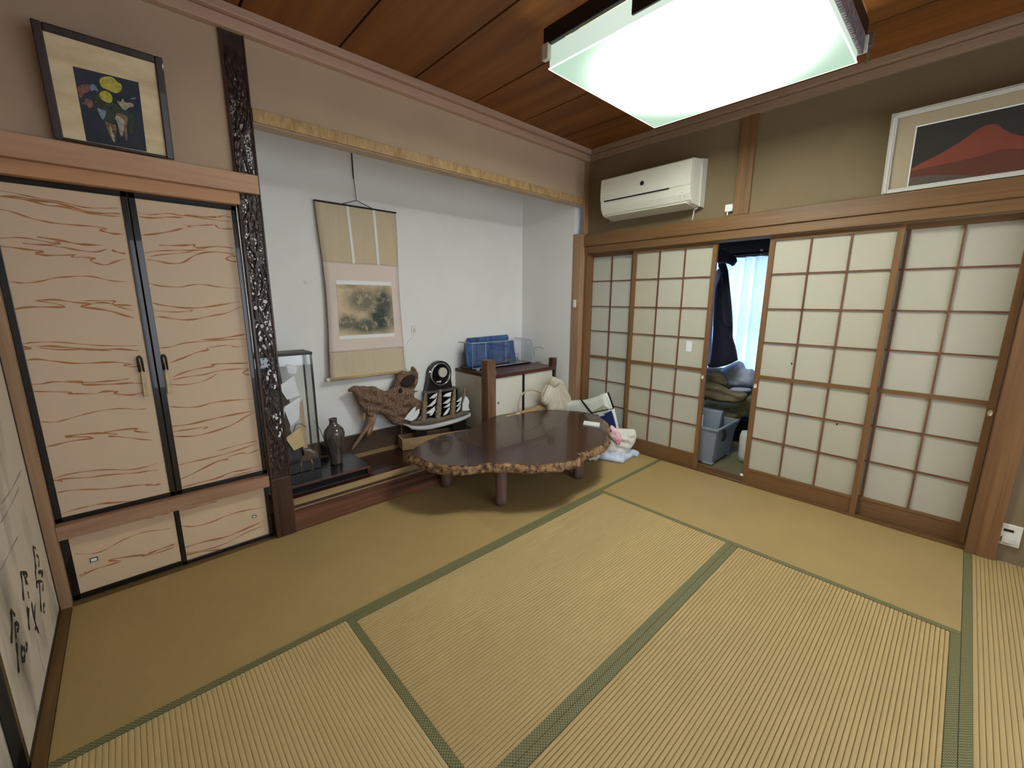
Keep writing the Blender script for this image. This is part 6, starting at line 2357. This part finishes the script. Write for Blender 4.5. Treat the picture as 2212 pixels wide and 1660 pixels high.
# coat on a hook
def hang(name, label, cat, x, y, groups):
    global o_, eu, ev, nn
    r_ = thing(name, label, cat, (x, y, 1.2))
    o_ = Vector((x, y, 0))
    eu, ev, nn = Vector((0, -1, 0)), Vector((0, 0, 1)), Vector((-1, 0, 0))
    for nm, pts, mt, d, th in groups:
        mb = MB()
        o2 = o_ + Vector((d, 0, 0))
        pillow(mb, px_outline(pts, o2, nn, eu, ev), o2, eu, ev, th, 0.06, 0.012, rough=0.01, freq=7, back=0.6, it=1,
               folds=lambda a, b: 0.012 * math.sin(a * 46 + b * 2.5))
        mb.build(nm, M[mt], r_, smooth=True)
    return r_


cx = 4.25
ctt = hang('navy_coat', 'long dark navy coat hanging at the left of the veranda opening', 'coat', cx, -1.15, [
    ('coat_body', V4([(380, 320), (440, 290), (520, 320), (560, 700), (590, 1000), (595, 1250), (590, 1330), (640, 1480), (670, 1680)]) + V5([(600, 100), (500, 160), (320, 205), (200, 190)]) + V4([(300, 1650), (320, 1200), (340, 900), (360, 640), (430, 480)]), 'coat', 0, 0.05),
    ('sleeve', V4([(390, 330), (470, 330), (560, 820), (590, 1040), (590, 1200), (540, 1190), (470, 1180), (440, 900), (440, 500)]), 'coat', -0.055, 0.035)])
mb = MB()
o2 = Vector((cx - 0.08, -1.15, 0))
pillow(mb, px_outline(V4([(380, 120), (470, 110), (540, 155), (675, 250), (600, 370), (540, 320), (440, 310), (380, 330)]), o2, nn, eu, ev), o2, eu, ev, 0.05, 0.03, 0.01, back=0.8, it=1)
mb.build('hood', M['coat'], ctt, smooth=True)
gh = hang('grey_garment', 'dark grey garment hanging behind the lower left of the navy coat', 'garment', cx + 0.10, -1.08, [
    ('garment_body', V4([(320, 1250), (450, 1300), (470, 1500), (420, 1680)]) + V5([(370, 180), (310, 200), (270, 190), (270, 60)]), 'coat_grey', -0.02, 0.03)])
wsx = hang('white_shirt', 'white shirt hanging at the left edge of the opening behind the coat', 'shirt', cx + 0.22, -1.02, [
    ('shirt_body', V4([(370, 400), (420, 380), (440, 520), (380, 700), (340, 900), (310, 1200), (305, 1660)]) + V5([(275, 100), (260, 180), (190, 170)]) + V4([(220, 1600), (270, 1200), (320, 800), (350, 500)]), 'shirt', 0, 0.03)])
mb = MB()
hz = on('x', cx, 1556, 541)
mb.tube([(cx, -0.7, hz.z - 0.045), (cx, -2.6, hz.z - 0.045)], 0.012, 10)
o = mb.build('hanging_rail', M['veranda_dark'], smooth=True)
mb = MB()
mb.lathe((cx - 0.02, hz.y - 0.03, hz.z - 0.01), [(0.012, 0), (0.022, 0.006), (0.012, 0.012)], 14, axis=(-1, 0, 0))
mb.build('white_knob', M['white_cap'], o, smooth=True)
tag(o, 'dark hanging rail across the top of the veranda opening', 'rail')

# pile of bedding
random.seed(4)


def bedding(name, label, x, y, pts, mt, th, d=0.0, fold=0.01, zmin=None, cat='blanket'):
    global o_, eu, ev, nn
    eu, ev, nn = Vector((0, -1, 0)), Vector((0, 0, 1)), Vector((-1, 0, 0))
    o2 = Vector((x, y, 0))
    ol2 = px_outline(V5(pts), o2, nn, eu, ev)
    if zmin is not None:
        ol2 = [(a, max(b, zmin)) for a, b in ol2]
    mb = MB()
    pillow(mb, ol2, o2, eu, ev, th, 0.06, 0.012, rough=0.030, freq=9, back=1.0, it=1, folds=lambda a, b: fold * math.sin(b * 70 + a * 9) + 0.02 * abs(mnoise.noise(Vector((a * 14 + b * 8, b * 20, 2)))))
    o = mb.build(name, M[mt], smooth=True)
    tag(o, label, cat)
    return o


bedding('quilt', 'pale grey quilt heaped on top of the bedding pile by the curtain', 4.56, -1.2, [(390, 210), (480, 170), (600, 110), (650, 130), (690, 230), (790, 200), (840, 420), (760, 440), (600, 430), (480, 400), (420, 290)], 'blanket_grey', 0.10, fold=0.012, cat='quilt')
bedding('blanket', 'brown blanket fold at the left under the grey quilt', 4.36, -1.15, [(170, 210), (300, 205), (400, 240), (440, 330), (480, 420), (380, 410), (280, 380), (170, 320)], 'blanket_brown', 0.07)
bedding('blanket', 'olive brown rolled blanket in the middle of the bedding pile', 4.30, -1.15, [(150, 380), (270, 370), (400, 420), (500, 480), (700, 500), (720, 570), (640, 640), (500, 640), (260, 610), (150, 560)], 'blanket_brown', 0.07, fold=0.014)
bedding('quilt', 'grey quilt edge squeezed between the brown blankets', 4.42, -1.25, [(480, 450), (600, 440), (760, 450), (760, 500), (660, 520), (560, 545), (515, 540)], 'blanket_grey', 0.04, cat='quilt')
bedding('blanket', 'olive green bedding draping down behind the grey plastic bin', 4.48, -1.25, [(200, 560), (300, 600), (500, 630), (680, 590), (760, 520), (800, 560), (740, 790), (640, 800), (600, 900), (540, 1000), (300, 1000), (160, 800)], 'blanket_olive', 0.10, fold=0.006)
bedding('futon', 'thick folded grey green futon at the back of the bedding pile', 4.80, -1.3, [(120, 190), (400, 200), (620, 190), (860, 260), (880, 900), (700, 960), (120, 960)], 'blanket_olive', 0.07, fold=0.012, cat='futon', zmin=0.24)
# something solid under the bedding
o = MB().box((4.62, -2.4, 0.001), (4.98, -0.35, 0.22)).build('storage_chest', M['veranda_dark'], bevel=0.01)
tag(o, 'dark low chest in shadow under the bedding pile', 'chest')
o = MB().lathe((4.12, -1.395, 0), [(0.055, 0.001), (0.062, 0.05), (0.064, 0.22), (0.055, 0.26), (0.02, 0.262)], 28).build('white_container', M['white_cap'], smooth=True)
tag(o, 'rounded white container on the veranda floor beside the right door edge', 'container')

# grey bin
bn = thing('storage_bin', 'grey open plastic bin on the veranda floor inside the opening', 'bin', (3.93, -1.05, 0.001))
BB = (3.775, 4.22, -1.265, -0.80)     # x0,x1,y0,y1
zb0, zb1 = 0.012, 0.32
mb = MB()


def ring(s, z, w=0.0):
    x0, x1, y0, y1 = BB
    return [(x0 + s + w, y0 + s + w, z), (x1 - s - w, y0 + s + w, z), (x1 - s - w, y1 - s - w, z), (x0 + s + w, y1 - s - w, z)]


R1, R2, R3, R4 = ring(0.030, zb0), ring(0, zb1), ring(0, zb1, 0.005), ring(0.03, zb0 + 0.006, 0.005)
n = len(mb.v)
mb.v += R1 + R2 + R3 + R4
for a in range(3):
    for k in range(4):
        mb.face((n + a * 4 + k, n + a * 4 + (k + 1) % 4, n + (a + 1) * 4 + (k + 1) % 4, n + (a + 1) * 4 + k))
mb.face((n, n + 3, n + 2, n + 1))
mb.face((n + 12, n + 13, n + 14, n + 15))
mb.build('bin_body', M['bin'], bn, bevel=0.012)
mb = MB()
x0, x1, y0, y1 = BB
for a, b in (((x0 - 0.012, y0 - 0.012), (x0 + 0.004, y1 + 0.012)), ((x1 - 0.004, y0 - 0.012), (x1 + 0.012, y1 + 0.012)), ((x0 + 0.004, y0 - 0.012), (x1 - 0.004, y0 + 0.004)), ((x0 + 0.004, y1 - 0.004), (x1 - 0.004, y1 + 0.012))):
    mb.box((a[0], a[1], zb1 - 0.014), (b[0], b[1], zb1 + 0.006))
mb.build('bin_rim', M['bin'], bn, bevel=0.004)
mb = MB()
for (a, b) in ((x0 + 0.025, y0 + 0.025), (x1 - 0.085, y0 + 0.025), (x0 + 0.025, y1 - 0.12), (x1 - 0.085, y1 - 0.12)):
    mb.box((a, b, 0.001), (a + 0.05, b + 0.09, 0.016))
mb.build('bin_feet', M['bin'], bn, bevel=0.004)
mb = MB()
mb.box((x0 + 0.012, y0 + 0.03, 0.20), (x0 + 0.019, y1 - 0.03, 0.212))
mb.build('raised_band', M['bin'], bn)
mb = MB()
mb.tube([(x0 + 0.10, y0 - 0.014, zb1 - 0.01), (x0 + 0.12, y0 - 0.022, zb1 - 0.07), (x0 + 0.10, y0 - 0.014, zb1 - 0.115)], [0.014, 0.012, 0.008], 8)
mb.build('black_latch', M['black_paint'], bn, smooth=True)
o = MB().tube([(x0 + 0.05, -1.13, zb0 + 0.02), (x0 + 0.09, -1.10, zb1 + 0.08)], 0.006, 10).build('white_stick', M['white_cap'], smooth=True)
tag(o, 'thin white stick leaning inside the grey bin', 'stick')
o = MB().hexa([(x0 + 0.17, -1.19, zb0 + 0.02), (x1 - 0.04, -1.19, zb0 + 0.02), (x1 - 0.04, -0.88, zb0 + 0.02), (x0 + 0.17, -0.88, zb0 + 0.02),
               (x0 + 0.22, -1.21, zb1 + 0.10), (x1 - 0.07, -1.17, zb1 + 0.08), (x1 - 0.07, -0.90, zb1 + 0.08), (x0 + 0.22, -0.93, zb1 + 0.11)]).build('grey_tray', M['bin'], bevel=0.01)
tag(o, 'pale grey tray standing inside the grey bin', 'tray')
